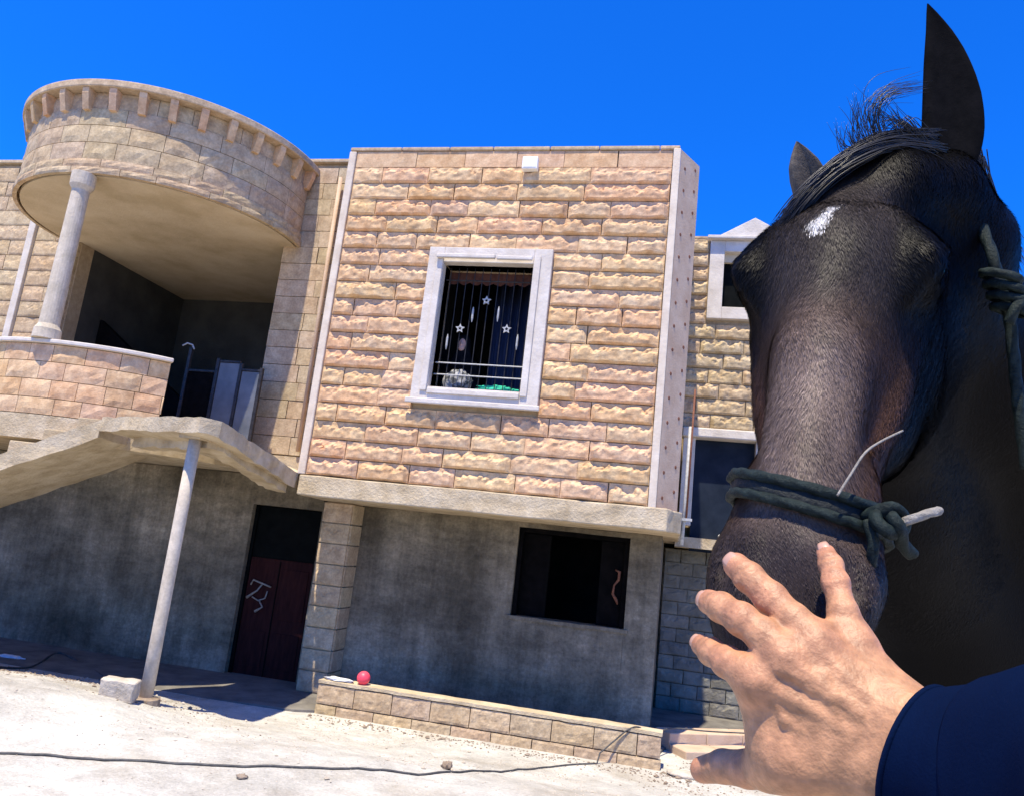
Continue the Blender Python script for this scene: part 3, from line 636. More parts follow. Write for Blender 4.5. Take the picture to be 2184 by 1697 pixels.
rp = gp_(1455, 1655); tag(lump('rock', (rp[0], rp[1], rp[2]+.02), (.16, .10, .04), 'rock', .4, 2, 9), 'flat broken rock near the right end of the low wall', 'rock')
rp = gp_(515, 1660); tag(lump('rock', (rp[0], rp[1], rp[2]+.012), (.035, .025, .018), 'rockdark', .5, 3, 13), 'small dark stone on the pale sand at the bottom edge', 'rock')
# cable on the sand, over the low wall end
cpts = [gp_(x, y)+np.array((0, 0, .006)) for x, y in ((-260, 1588), (-120, 1600), (0, 1608), (200, 1620), (400, 1630), (600, 1636), (800, 1643), (950, 1647), (1080, 1645), (1190, 1634))]
cpts += [np.array(q) for q in ((3.93, -.2, .07), (4.12, -.05, .22), (4.25, -.025, .345), (4.36, .05, .385), (4.5, .3, .3), (4.75, .9, .27), (5.15, 1.15, .25), (5.6, 1.5, .23), (6.4, 2.0, .22))]
def catmull(P, n=8):
    P = [np.array(p, float) for p in P]; out = []
    for i in range(len(P)-1):
        a, b, c, d = P[max(i-1, 0)], P[i], P[i+1], P[min(i+2, len(P)-1)]
        for k in range(n):
            t = k/n; out.append(.5*((2*b)+(-a+c)*t+(2*a-5*b+4*c-d)*t*t+(-a+3*b-3*c+d)*t**3))
    out.append(P[-1]); return out
cc = catmull(cpts, 10)
for i, q in enumerate(cc):
    if q[1] < -.15: q[2] = gz(q[0], q[1])+.008
cab = MB().tube(cc, .0085, 7).build('cable', 'cable', sm=True); tag(cab, 'long black cable lying across the sand and over the low wall', 'cable')
c2 = [gp_(x, y)+np.array((0, 0, .02)) for x, y in ((-60, 1420), (60, 1425), (120, 1402), (180, 1420), (230, 1450))]
c2 = [np.array((q[0], q[1], gz(q[0], q[1])+.015+.05*(i == 2))) for i, q in enumerate(c2)]
tag(MB().tube(catmull(c2), .014, 7).build('hose', 'cable', sm=True), 'short dark hose lying in the shade under the staircase', 'hose')
q = gp_(20, 1405); tag(lump('plastic_sheet', (q[0], q[1], q[2]+.03), (.20, .06, .03), 'cloth_white', .5, 3, 8), 'strip of white plastic in the shade at the left edge', 'plastic')
q = at_y(1545, 1166, 2.85); tag(lump('plastic_bag', (q[0], 2.84, ST-.11), (.10, .06, .045), 'cloth_white', .45, 3, 4), 'small whitish plastic bag on the ledge of the dark rear doorway', 'bag')
# gravel scattered over the sand
pv = []; pf = []
rg = random.Random(4)
base = [(1, 0, 0), (-1, 0, 0), (0, 1, 0), (0, -1, 0), (0, 0, 1), (0, 0, -1)]; bf = [(0, 2, 4), (2, 1, 4), (1, 3, 4), (3, 0, 4), (2, 0, 5), (1, 2, 5), (3, 1, 5), (0, 3, 5)]
for i in range(9000):
    x = rg.uniform(-3.5, 6.5); y = -.2-abs(rg.gauss(0, 1.8))
    if mn.noise(Vector((x*1.3, y*1.3, 7))) < -.05 and rg.random() < .8: continue
    s = rg.uniform(.003, .008)*(rg.uniform(1.5, 3.2) if rg.random() < .05 else 1); z = gz(x, y)+s*.3; k = len(pv)
    for bx in base: pv.append((x+bx[0]*s*rg.uniform(.7, 1.3), y+bx[1]*s*rg.uniform(.7, 1.3), z+bx[2]*s*.7))
    pf += [tuple(j+k for j in f) for f in bf]
me = bpy.data.meshes.new('gravel'); me.from_pydata(pv, [], pf); me.update(); tag(link('gravel', me, 'rock'), 'loose gravel scattered over the pale sand', 'gravel', kind='stuff')
# broken chips swept against the foot of the walls
pv = []; pf = []
for i in range(1500):
    a_ = rg.random()
    if a_ < .45: x = rg.gauss(-1.6, .9); y = -1.25+rg.gauss(0, .35)-.3*(x+1.6)
    elif a_ < .8: x = rg.uniform(.7, 5.0); y = -.08-abs(rg.gauss(0, .14))
    else: x = rg.gauss(4.9, .5); y = rg.gauss(-.1, .5)
    if y > -.03 and x < 4.68: continue
    s = rg.uniform(.005, .014)*(rg.uniform(1.4, 2.6) if rg.random() < .08 else 1); z = gz(x, y)+s*.3; k = len(pv)
    if y > .9: continue
    for bx in base: pv.append((x+bx[0]*s*rg.uniform(.6, 1.4), y+bx[1]*s*rg.uniform(.6, 1.4), z+bx[2]*s*.6))
    pf += [tuple(j+k for j in f) for f in bf]
me = bpy.data.meshes.new('stone_chips'); me.from_pydata(pv, [], pf); me.update(); tag(link('stone_chips', me, 'rockdark'), 'broken brownish stone chips scattered at the foot of the walls', 'stone chips', kind='stuff')
# ------------------------------------------------------------------ implicit surfaces (one continuous skin)
class Field:
    def __init__(s, lo, hi, h):
        s.lo = np.array(lo, np.float32); s.h = h; s.n = np.ceil((np.array(hi)-np.array(lo))/h).astype(int)+1
        s.F = np.full(s.n, 1.0, np.float32)
    def sub(s, lo, hi):
        a = np.clip(np.floor((np.array(lo)-s.lo)/s.h).astype(int), 0, s.n-1); b = np.clip(np.ceil((np.array(hi)-s.lo)/s.h).astype(int)+1, 1, s.n)
        sl = tuple(slice(a[i], b[i]) for i in range(3))
        ax = [s.lo[i]+s.h*np.arange(a[i], b[i], dtype=np.float32) for i in range(3)]
        return sl, ax
    def comb(s, sl, d, k, op):
        f = s.F[sl]
        if op == 'add':
            hh = np.clip(.5+.5*(f-d)/k, 0, 1); s.F[sl] = f*(1-hh)+d*hh-k*hh*(1-hh)
        else:
            hh = np.clip(.5-.5*(f+d)/k, 0, 1); s.F[sl] = f*(1-hh)-d*hh+k*hh*(1-hh)
    def cone(s, a, b, ra, rb, k=.02, op='add', flat=None):
        a = np.array(a, np.float32); b = np.array(b, np.float32); m = max(ra, rb)+k*1.5+.01
        sl, ax = s.sub(np.minimum(a, b)-m, np.maximum(a, b)+m)
        if any(len(q) == 0 for q in ax): return
        X, Y, Z = ax[0][:, None, None]-a[0], ax[1][None, :, None]-a[1], ax[2][None, None, :]-a[2]
        d = b-a; L2 = float(d@d)+1e-9
        t = np.clip((X*d[0]+Y*d[1]+Z*d[2])/L2, 0, 1)
        D = np.sqrt((X-t*d[0])**2+(Y-t*d[1])**2+(Z-t*d[2])**2)-(ra+(rb-ra)*t)
        s.comb(sl, D, k, op)
    def ell(s, c, r, A=None, k=.02, op='add'):
        c = np.array(c, np.float32); r = np.array(r, np.float32); A = np.eye(3, dtype=np.float32) if A is None else np.array(A, np.float32)
        m = float(r.max())+k*1.5+.01; sl, ax = s.sub(c-m, c+m)
        if any(len(q) == 0 for q in ax): return
        X, Y, Z = ax[0][:, None, None]-c[0], ax[1][None, :, None]-c[1], ax[2][None, None, :]-c[2]
        p = [X*A[i][0]+Y*A[i][1]+Z*A[i][2] for i in range(3)]
        k0 = np.sqrt(sum((p[i]/r[i])**2 for i in range(3))); k1 = np.sqrt(sum((p[i]/r[i]**2)**2 for i in range(3)))+1e-6
        s.comb(sl, k0*(k0-1)/k1, k, op)
    def chain(s, pts, rs, k=.01, op='add'):
        for i in range(len(pts)-1): s.cone(pts[i], pts[i+1], rs[i], rs[i+1], k, op)
    def mesh(s):
        F = s.F; neg = F < 0; n = s.n
        cnt = np.zeros(n-1, np.int8)
        off = [(i, j, k) for i in (0, 1) for j in (0, 1) for k in (0, 1)]
        for o in off: cnt += neg[o[0]:n[0]-1+o[0], o[1]:n[1]-1+o[1], o[2]:n[2]-1+o[2]]
        act = (cnt > 0) & (cnt < 8); idx = np.argwhere(act); vid = np.full(n-1, -1, np.int64); vid[act] = np.arange(len(idx))
        val = np.stack([F[idx[:, 0]+o[0], idx[:, 1]+o[1], idx[:, 2]+o[2]] for o in off], 1)
        acc = np.zeros((len(idx), 3)); num = np.zeros(len(idx))
        for a in range(8):
            for b in range(a+1, 8):
                df = np.abs(np.array(off[a])-np.array(off[b]))
                if df.sum() != 1: continue
                va, vb = val[:, a], val[:, b]; x = (va < 0) != (vb < 0); t = np.where(x, va/(va-vb+1e-12), 0)
                pt = np.array(off[a])[None]+t[:, None]*(np.array(off[b])-np.array(off[a]))[None]
                acc += np.where(x[:, None], pt, 0); num += x
        V = s.lo+s.h*(idx+acc/num[:, None])
        Q = []
        for d in range(3):
            e1, e2 = (d+1) % 3, (d+2) % 3; sh = [slice(None)]*3; sh2 = [slice(None)]*3; sh[d] = slice(0, n[d]-1); sh2[d] = slice(1, n[d])
            A_, B_ = neg[tuple(sh)], neg[tuple(sh2)]; cr = np.argwhere(A_ != B_); ok = (cr[:, e1] > 0) & (cr[:, e2] > 0) & (cr[:, e1] < n[e1]-1) & (cr[:, e2] < n[e2]-1); cr = cr[ok]
            g = []
            for (p, q) in ((-1, -1), (0, -1), (0, 0), (-1, 0)):
                c_ = cr.copy(); c_[:, e1] += p; c_[:, e2] += q; g.append(vid[c_[:, 0], c_[:, 1], c_[:, 2]])
            q = np.stack(g, 1); fl = A_[cr[:, 0], cr[:, 1], cr[:, 2]]; q[~fl] = q[~fl][:, ::-1]; Q.append(q)
        Q = np.concatenate(Q); Q = Q[(Q >= 0).all(1)]
        return V, Q
def npmesh(name, V, Q):
    me = bpy.data.meshes.new(name); me.vertices.add(len(V)); me.vertices.foreach_set('co', np.asarray(V, np.float32).ravel())
    me.loops.add(Q.size); me.loops.foreach_set('vertex_index', Q.ravel().astype(np.int32)); me.polygons.add(len(Q))
    me.polygons.foreach_set('loop_start', np.arange(0, Q.size, Q.shape[1], dtype=np.int32)); me.polygons.foreach_set('loop_total', np.full(len(Q), Q.shape[1], np.int32))
    me.update(calc_edges=True); me.validate(); smooth(me); return me
def relax(V, Q, it=2, lam=.5):
    E = np.concatenate([Q[:, [0, 1]], Q[:, [1, 2]], Q[:, [2, 3]], Q[:, [3, 0]]])
    for _ in range(it):
        s = np.zeros_like(V); c = np.zeros(len(V))
        for i in range(3): s[:, i] = np.bincount(E[:, 0], V[E[:, 1], i], len(V))+np.bincount(E[:, 1], V[E[:, 0], i], len(V))
        c = np.bincount(E[:, 0], minlength=len(V))+np.bincount(E[:, 1], minlength=len(V)); V = V+lam*(s/c[:, None]-V)
    return V
def biggest(V, Q):          # keep only the largest connected piece
    lab = np.arange(len(V)); E = np.concatenate([Q[:, [0, 1]], Q[:, [1, 2]], Q[:, [2, 3]]])
    while True:
        m = np.minimum(lab[E[:, 0]], lab[E[:, 1]]); new = lab.copy(); np.minimum.at(new, E[:, 0], m); np.minimum.at(new, E[:, 1], m); new = new[new]
        if (new == lab).all(): break
        lab = new
    k = np.bincount(lab).argmax(); keep = lab == k; mp = np.cumsum(keep)-1
    return V[keep], mp[Q[keep[Q[:, 0]]]]
def set_attr(me, name, data, typ='FLOAT_VECTOR'):
    if typ == 'COLOR':
        a = me.attributes.new(name, 'FLOAT_COLOR', 'POINT'); a.data.foreach_set('color', np.concatenate([data, np.ones((len(data), 1))], 1).astype(np.float32).ravel())
    else:
        a = me.attributes.new(name, 'FLOAT_VECTOR', 'POINT'); a.data.foreach_set('vector', data.astype(np.float32).ravel())
def nz3(P, f, seed=0):      # cheap smooth noise on an array of points
    r_ = np.random.RandomState(seed); o = np.zeros(len(P))
    for i in range(10):
        k = r_.normal(size=3)*f; o += np.sin(P@k+r_.uniform(0, 6.28))
    return o/3.2
#HORSE
# ------------------------------------------------------------------ horse
def vec(c): return R_*c[0]+U_*c[1]+F_*c[2]
HS = .94
def hcl(x, y, z): return cl(x*HS, y*HS, z*HS)
def hcp(x, y, d): return cp(x, y, d*HS)
P0 = hcl(.42, .338, .97)
ha = np.array((-.30, -.83, -.47)); ha /= np.linalg.norm(ha)
hl = np.array((.92, .16, -.40)); hl -= ha*(hl@ha); hl /= np.linalg.norm(hl); hn = -np.cross(ha, hl)
HA, HL, HN = vec(ha), vec(hl), vec(hn); HM = np.stack([HA, HL, HN])        # rows: along the face, to the side, out of the face
def hd(s, t, h): return P0+HS*(HA*s+HL*t+HN*h)
bdir = np.array((.72, .69, 0)); bdir /= np.linalg.norm(bdir); bsd = np.array((-bdir[1], bdir[0], 0)); FR = np.stack([bdir, bsd, (0, 0, 1)])
HO = np.array((P0[0], P0[1], 0.0))
def fr(p): return FR@(np.array(p)-HO)
HMf = HM@FR.T
GH = gz(5.3, -7.0)
chest = hcl(1.13, -.50, 1.72); chest[2] = GH+1.08
fd = Field((-.75, -.85, GH-.04), (2.75, .75, P0[2]+.20), .0075)
def hc(a, b, ra, rb, k=.02, op='add'): fd.cone(fr(hd(*a)), fr(hd(*b)), ra*HS, rb*HS, k, op)
def he(c, r, k=.02, op='add'): fd.ell(fr(hd(*c)), np.array(r)*HS, HMf, k, op)
# skull
he((.085, .004, -.130), (.110, .056, .080), .03)
hc((.040, .004, -.110), (.15, 0, -.078), .044, .066, .04)
he((.165, 0, -.088), (.080, .092, .078), .04)
hc((.18, 0, -.068), (.32, 0, -.052), .060, .044, .04)
hc((.32, 0, -.052), (.55, 0, -.052), .044, .034, .03)
hc((.20, 0, -.110), (.54, 0, -.095), .060, .044, .04)
for q in (-1, 1):
    he((.172, q*.084, -.070), (.050, .037, .037), .020)             # orbit
    hc((.115, q*.060, -.042), (.185, q*.099, -.044), .014, .014, .016)   # brow
    hc((.185, q*.099, -.044), (.225, q*.088, -.062), .013, .010, .014)
    he((.080, q*.064, -.062), (.034, .022, .028), .02, 'sub')       # hollow above the eye
    he((.265, q*.108, -.078), (.050, .030, .030), .03, 'sub')       # hollow in front of the eye
    he((.205, q*.052, -.210), (.160, .050, .135), .05)              # cheek
    hc((.235, q*.086, -.128), (.40, q*.064, -.112), .014, .006, .016)    # facial crest
    hc((.36, q*.030, -.050), (.50, q*.026, -.050), .012, .010, .02)      # edge of the nasal bone
    he((.44, q*.078, -.100), (.060, .020, .030), .03, 'sub')
    hc((.46, q*.044, -.090), (.56, q*.048, -.084), .020, .030, .03)
    he((.588, q*.050, -.064), (.048, .027, .038), .025)             # nostril flare
    he((.585, q*.052, -.026), (.030, .016, .022), .007, 'sub')
    hc((.560, q*.034, -.022), (.618, q*.036, -.030), .008, .007, .008)   # nostril rim
    he((.174, q*.119, -.071), (.022, .014, .014), .005, 'sub')
    for (s1, t1, h1), (s2, t2, h2) in (((.150, .112, -.066), (.165, .118, -.053)), ((.165, .118, -.053), (.185, .117, -.055)), ((.185, .117, -.055), (.200, .108, -.068)), ((.152, .112, -.078), (.175, .116, -.088)), ((.175, .116, -.088), (.198, .108, -.080))):
        hc((s1, q*t1, h1), (s2, q*t2, h2), .0055, .0055, .005)
pl = [fr(hcp(1815, 465, .985)), fr(hcp(1900, 415, 1.0)), fr(hcp(1990, 420, 1.03)), fr(hcp(2030, 520, 1.07))]
fd.chain(pl, [.040, .050, .052, .075], .03)
hc((.22, 0, -.21), (.50, 0, -.14), .072, .048, .06)
hc((.50, 0, -.14), (.60, -.006, -.138), .048, .040, .04)
he((.575, -.006, -.088), (.085, .060, .058), .04)
he((.638, -.008, -.100), (.040, .056, .048), .03)
he((.640, -.012, -.155), (.040, .044, .032), .016)
# neck
nk = [fr(hd(.085, .012, -.175)), fr(hcl(.565, .165, 1.12)), fr(hcl(.77, .03, 1.27)), fr(hcl(.98, -.20, 1.48)), fr(chest+np.array((0, 0, .22)))]
fd.chain(nk, [.062, .098, .14, .19, .26], .06)
tk = [fr(hd(.14, 0, -.19)), fr(hcl(.60, -.18, 1.30)), fr(hcl(.82, -.46, 1.52)), fr(chest)]
fd.chain(tk, [.085, .13, .19, .27], .08)
# trunk, quarters, legs
cf = fr(chest); cz_ = GH
def bo(x, y, z): return np.array((cf[0]+x, cf[1]+y, cz_+z))
fd.ell(bo(.12, 0, 1.08), (.34, .26, .34), None, .1)
fd.ell(bo(.66, 0, 1.09), (.66, .31, .35), None, .12)
fd.ell(bo(1.20, 0, 1.16), (.38, .29, .33), None, .1)
fd.cone(bo(.28, 0, 1.40), bo(1.2, 0, 1.38), .12, .14, .1)
for q in (-1, 1):
    fd.chain([bo(.10, q*.15, .98), bo(.08, q*.15, .72), bo(.09, q*.15, .46), bo(.09, q*.15, .16), bo(.05, q*.15, .06)], [.13, .085, .058, .040, .055], .04)
    fd.cone(bo(.06, q*.15, .07), bo(.02, q*.15, .03), .055, .065, .02)
    fd.chain([bo(1.30, q*.16, 1.05), bo(1.16, q*.17, .78), bo(1.42, q*.16, .52), bo(1.38, q*.16, .18), bo(1.33, q*.16, .06)], [.19, .13, .066, .044, .058], .05)
    fd.cone(bo(1.34, q*.16, .07), bo(1.29, q*.16, .03), .055, .066, .02)
# facial veins and nostril wrinkles
hc((.30, .075, -.135), (.44, .052, -.118), .005, .003, .006); hc((.36, .070, -.125), (.42, .060, -.085), .004, .0025, .006)
for q in (-1, 1):
    for i in range(4): hc((.545-.014*i, q*.060, -.060-.006*i), (.56-.014*i, q*.066, -.105), .0045, .004, .006)
V, Q = biggest(*fd.mesh()); V = relax(V, Q, 2, .45); del fd
Vw = V@FR+HO
# ears: cupped shells that grow out of the poll, part of the same body mesh
def ear(rows, d0, d1, seg=14, turn=0):
    vs = []
    for i, (y, xl, xr) in enumerate(rows):
        t = i/(len(rows)-1); d = d0+(d1-d0)*t; c = hcp((xl+xr)/2, y, d); w = max(2, (xr-xl))/2*d*HS/FPX
        ax = R_*math.cos(turn)+F_*math.sin(turn); az = -R_*math.sin(turn)+F_*math.cos(turn)
        for j in range(seg):
            a = 2*math.pi*j/seg; s_ = math.sin(a)
            vs.append(c+ax*(w*math.cos(a))+az*(w*(.62*s_ if s_ > 0 else .22*s_*(1-1.9*(1-abs(math.cos(a)))))))
    n = len(rows); fs = [(i*seg+j, i*seg+(j+1) % seg, (i+1)*seg+(j+1) % seg, (i+1)*seg+j) for i in range(n-1) for j in range(seg)]
    return vs, fs
def interp(rows, m=26):
    ys = [r[0] for r in rows]; yy = np.linspace(ys[0], ys[-1], m)
    return [(y, np.interp(y, ys, [r[1] for r in rows]), np.interp(y, ys, [r[2] for r in rows])) for y in yy]
e1, f1 = ear(interp([(8, 1977, 1980), (30, 1976, 2002), (60, 1976, 2028), (95, 1974, 2052), (130, 1972, 2070), (165, 1971, 2084), (200, 1970, 2094), (235, 1969, 2099), (265, 1968, 2101), (300, 1968, 2098), (335, 1966, 2089), (375, 1955, 2072), (430, 1935, 2062), (480, 1930, 2056)]), 1.02, .985)
e2, f2 = ear(interp([(302, 1698, 1702), (314, 1692, 1724), (335, 1684, 1752), (360, 1678, 1772), (390, 1680, 1785), (430, 1690, 1795), (470, 1705, 1800)]), 1.02, 1.03, turn=.35)
nb = len(Vw); Vall = np.concatenate([Vw, np.array(e1), np.array(e2)])
Qall = np.concatenate([Q, np.array(f1)+nb, np.array(f2)+nb+len(e1)])
me = npmesh('horse_body', Vall, Qall)
loc = (Vall-P0)@HM.T/HS; s_, t_, h_ = loc[:, 0], loc[:, 1], loc[:, 2]
def gs(x, a, b): q = np.clip((x-a)/(b-a), 0, 1); return q*q*(3-2*q)
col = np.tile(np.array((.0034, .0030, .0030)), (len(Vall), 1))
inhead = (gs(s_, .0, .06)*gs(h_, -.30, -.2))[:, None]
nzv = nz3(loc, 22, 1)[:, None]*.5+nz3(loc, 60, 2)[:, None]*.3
fore = (gs(h_, -.13, -.04)*gs(s_, .02, .10)*(1-gs(np.abs(t_), .045, .085)))[:, None]; col = col*(1-fore)+fore*np.array((.042, .034, .031))*(1+.25*nzv)  # lit middle of the forehead painted paler, sides left dark as shaded
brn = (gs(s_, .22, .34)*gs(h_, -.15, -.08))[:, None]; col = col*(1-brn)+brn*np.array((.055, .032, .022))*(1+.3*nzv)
nose = (gs(s_, .22, .38)*gs(h_, -.09, -.03)*(1-gs(np.abs(t_), .026, .062)))[:, None]; col = col*(1-nose)+nose*np.array((.140, .103, .086))*(1+.3*nzv)  # sunlit ridge of the nose painted paler than the shaded sides
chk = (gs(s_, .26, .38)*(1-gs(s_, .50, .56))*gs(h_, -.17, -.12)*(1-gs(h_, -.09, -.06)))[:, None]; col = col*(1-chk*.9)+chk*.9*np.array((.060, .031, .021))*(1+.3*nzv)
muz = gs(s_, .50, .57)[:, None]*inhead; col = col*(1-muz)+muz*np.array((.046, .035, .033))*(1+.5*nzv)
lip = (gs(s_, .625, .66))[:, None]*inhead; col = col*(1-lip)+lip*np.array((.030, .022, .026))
sa, sb = np.array((.168, -.012)), np.array((.142, .002)); dd = sb-sa; tt = np.clip(((s_-sa[0])*dd[0]+(t_-sa[1])*dd[1])/(dd@dd), 0, 1)
dst = np.hypot(s_-sa[0]-tt*dd[0], t_-sa[1]-tt*dd[1])+.004*nz3(loc, 130, 5)
star = ((1-gs(dst, .004, .010))*(h_ > -.06))[:, None]; col = col*(1-star)+star*np.array((.62, .60, .57))
col[nb:] = (.005, .005, .005); col[nb+len(e1):] = (.12, .105, .09)  # first ear black, second with its sunlit tone painted in
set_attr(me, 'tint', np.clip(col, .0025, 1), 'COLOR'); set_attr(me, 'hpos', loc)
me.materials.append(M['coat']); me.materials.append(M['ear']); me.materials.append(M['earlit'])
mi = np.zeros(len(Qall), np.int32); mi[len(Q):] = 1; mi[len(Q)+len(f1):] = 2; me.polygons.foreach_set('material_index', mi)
horse = thing('horse', (chest[0], chest[1], GH), 'dark brown horse with small white forehead star, its head raised close to the viewer', 'horse')
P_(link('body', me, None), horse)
# short coat hairs lying down the face
nr = np.zeros(len(Vall)*3, np.float32); me.vertices.foreach_get('normal', nr); nr = nr.reshape(-1, 3)[:nb]
rs = np.random.RandomState(3); toc = CAM-Vw; toc /= np.linalg.norm(toc, axis=1)[:, None]
ok = np.where((s_[:nb] > -.3) & (s_[:nb] < .68) & (h_[:nb] > -.75) & (np.abs(t_[:nb]) < .6) & ((nr*toc).sum(1) > -.25))[0]
wgt = np.where((h_[ok] > -.34) & (np.abs(t_[ok]) < .18) & (s_[ok] > -.05), 1.0, .22); wgt /= wgt.sum()
pk = rs.choice(ok, 210000, p=wgt); b0_ = Vw[pk]+rs.normal(size=(len(pk), 3))*.003; nn_ = nr[pk]
b0_ -= nn_*((b0_-Vw[pk])*nn_).sum(1)[:, None]
gd = HA+HL*(t_[pk]*2.2)[:, None]+HL*(nz3(loc[pk], 30, 9)*.35)[:, None]+rs.normal(size=(len(pk), 3))*.12
gd -= nn_*(gd*nn_).sum(1)[:, None]; gd /= np.linalg.norm(gd, axis=1)[:, None]
ln = (rs.uniform(.004, .008, len(pk))*(1-.5*gs(s_[pk], .48, .56)))[:, None]; sdv = np.cross(gd, nn_)*(rs.uniform(.00030, .00055, len(pk))[:, None])
HVv = np.stack([b0_-sdv, b0_+sdv, b0_+gd*ln+nn_*ln*rs.uniform(.12, .35, len(pk))[:, None]], 1).reshape(-1, 3)
hm = npmesh('coat_hair', HVv, np.arange(len(HVv)).reshape(-1, 3))
set_attr(hm, 'tint', np.clip(np.repeat(col[pk]*rs.uniform(.65, 1.5, (len(pk), 1)), 3, 0), .002, 1), 'COLOR'); set_attr(hm, 'hpos', np.repeat(loc[pk], 3, 0)); hm.materials.append(M['fur'])
ho = P_(link('coat_hair', hm, None), horse); ho['kind'] = 'stuff'
for q in (-1, 1):
    bm = bmesh.new(); bmesh.ops.create_uvsphere(bm, u_segments=20, v_segments=12, radius=.0225); em = bpy.data.meshes.new('eye'); bm.to_mesh(em); bm.free(); smooth(em)
    e = link('eye', em, 'eye'); e.location = hd(.174, q*.096, -.071); P_(e, horse)
# forelock and mane strands
def strands(paths, n, r, jit, seed, m=10):
    rg = random.Random(seed); mb = MB()
    for _ in range(n):
        pth, dj = rg.choice(paths)
        o = (rg.gauss(0, jit), rg.gauss(0, jit), rg.gauss(0, .008)); o2 = (rg.gauss(0, jit*dj), rg.gauss(0, jit*dj))
        k = len(pth); pts = []
        for i, (x, y, d) in enumerate(pth):
            f = i/(k-1); pts.append(hcp(x+o[0]*(1-f)+o2[0]*f+rg.gauss(0, 2), y+o[1]*(1-f)*.6+o2[1]*f*.6+rg.gauss(0, 2), d+o[2]))
        pts = catmull(pts, 4); L = len(pts)
        mb.tube(pts, [r*(1-.85*(i/(L-1))**2) for i in range(L)], 4)
    return mb
fl_ = [([(1985, 290, 1.0), (1900, 292, .985), (1820, 325, .975), (1755, 375, .965), (1705, 430, .962), (1672, 485, .965)], 1.0),
       ([(2000, 320, .99), (1920, 308, .975), (1835, 335, .965), (1765, 380, .96), (1712, 435, .955), (1680, 478, .958)], 1.0)]
P_(strands(fl_, 420, .0008, 11, 5).build('forelock', 'hair', sm=True), horse)
ws = [([(1985, 330, .99), (1950, 290, .99), (1905, 250, .985), (1880, 215, .985)], 1.5), ([(1900, 335, .98), (1870, 290, .98), (1862, 240, .98), (1890, 200, .985), (1960, 185, .99)], 1.2),
      ([(1880, 340, .98), (1840, 300, .98), (1828, 250, .98), (1830, 215, .98)], .9), ([(1990, 330, .98), (1945, 300, .98), (1900, 290, .98), (1860, 310, .98)], 1.2), ([(1970, 300, .98), (1930, 260, .98), (1905, 262, .98), (1880, 290, .98)], 1.3), ([(1860, 335, .98), (1820, 320, .98), (1805, 300, .98), (1798, 270, .98)], .8)]
P_(strands(ws, 150, .0006, 20, 8).build('loose_hair', 'hair', sm=True), horse)
mn_ = [([(2070, 330, 1.04), (2100, 420, 1.06), (2130, 500, 1.10), (2165, 570, 1.15)], 1.6), ([(2060, 380, 1.03), (2092, 450, 1.05), (2112, 520, 1.08), (2150, 600, 1.12)], 1.3), ([(2080, 440, 1.05), (2110, 520, 1.08), (2150, 600, 1.13), (2230, 720, 1.2), (2300, 840, 1.3)], 1.3)]
P_(strands(mn_, 260, .0007, 15, 12).build('mane', 'hair', sm=True), horse)
# rope halter
halt = thing('rope_halter', tuple(hd(.45, 0, -.1)), 'dark green rope halter knotted round the horse\'s muzzle', 'halter')
def ring(s0, ds, out, q0=math.pi, n=40):
    """loop round the muzzle hugging its section; s grows towards the jaw on the near side by ds"""
    pts = []
    for i in range(n+1):
        a = 2*math.pi*i/n+q0; t = math.sin(a); h = math.cos(a)
        pts.append(hd(s0+ds*(.5-.5*h)+TL*t, (.066+out)*t*(1+.10*(h < 0)), -.078+(.064+out)*h if h > 0 else -.085+(.108+out)*h))
    return pts
def hp(mb, n, m): return P_(mb.build(n, m, sm=True), halt)
TL = .015
r1 = catmull(ring(.503, -.055, .009), 3); r2 = catmull(ring(.524, -.050, .007), 3)
hp(MB().rope(r1, .0054), 'noseband_edge', 'rope'); hp(MB().rope(r2, .0050), 'noseband_edge', 'rope')
hp(MB().add(r1+r2, [(i, i+1, len(r1)+i+1, len(r1)+i) for i in range(len(r1)-1)]), 'noseband', 'strap').modifiers.new('solid', 'SOLIDIFY').thickness = .005
kx = hcp
KD = .725
hp(MB().rope(catmull([kx(1845, 1100, KD), kx(1875, 1090, KD-.015), kx(1905, 1082, KD-.02), kx(1928, 1105, KD-.015), kx(1918, 1135, KD-.02), kx(1888, 1130, KD-.03), kx(1868, 1105, KD-.02), kx(1885, 1085, KD-.01), kx(1915, 1120, KD-.03), kx(1925, 1160, KD-.01), kx(1945, 1180, KD)], 6), .0060), 'knot', 'rope')
hp(MB().rope(catmull([kx(1915, 1118, KD-.02), kx(1945, 1106, KD-.03), kx(1975, 1096, KD-.03), kx(2003, 1088, KD-.02)], 5), .0040), 'rope_tail', 'rope_pale')
hp(MB().rope(catmull([kx(1850, 1110, KD-.01), kx(1862, 1150, KD-.02), kx(1860, 1190, KD-.02), kx(1852, 1235, KD-.01), kx(1835, 1290, KD), kx(1815, 1340, KD+.03)], 5), .0048), 'hanging_loop', 'rope')
hp(MB().tube(catmull([kx(1786, 1056, .705), kx(1815, 1010, .715), kx(1845, 965, .73), kx(1880, 940, .76), kx(1925, 918, .82)], 5), .0011, 6), 'crest_highlight', 'rope_pale')  # pale tube modelled in place of a highlight along the facial crest
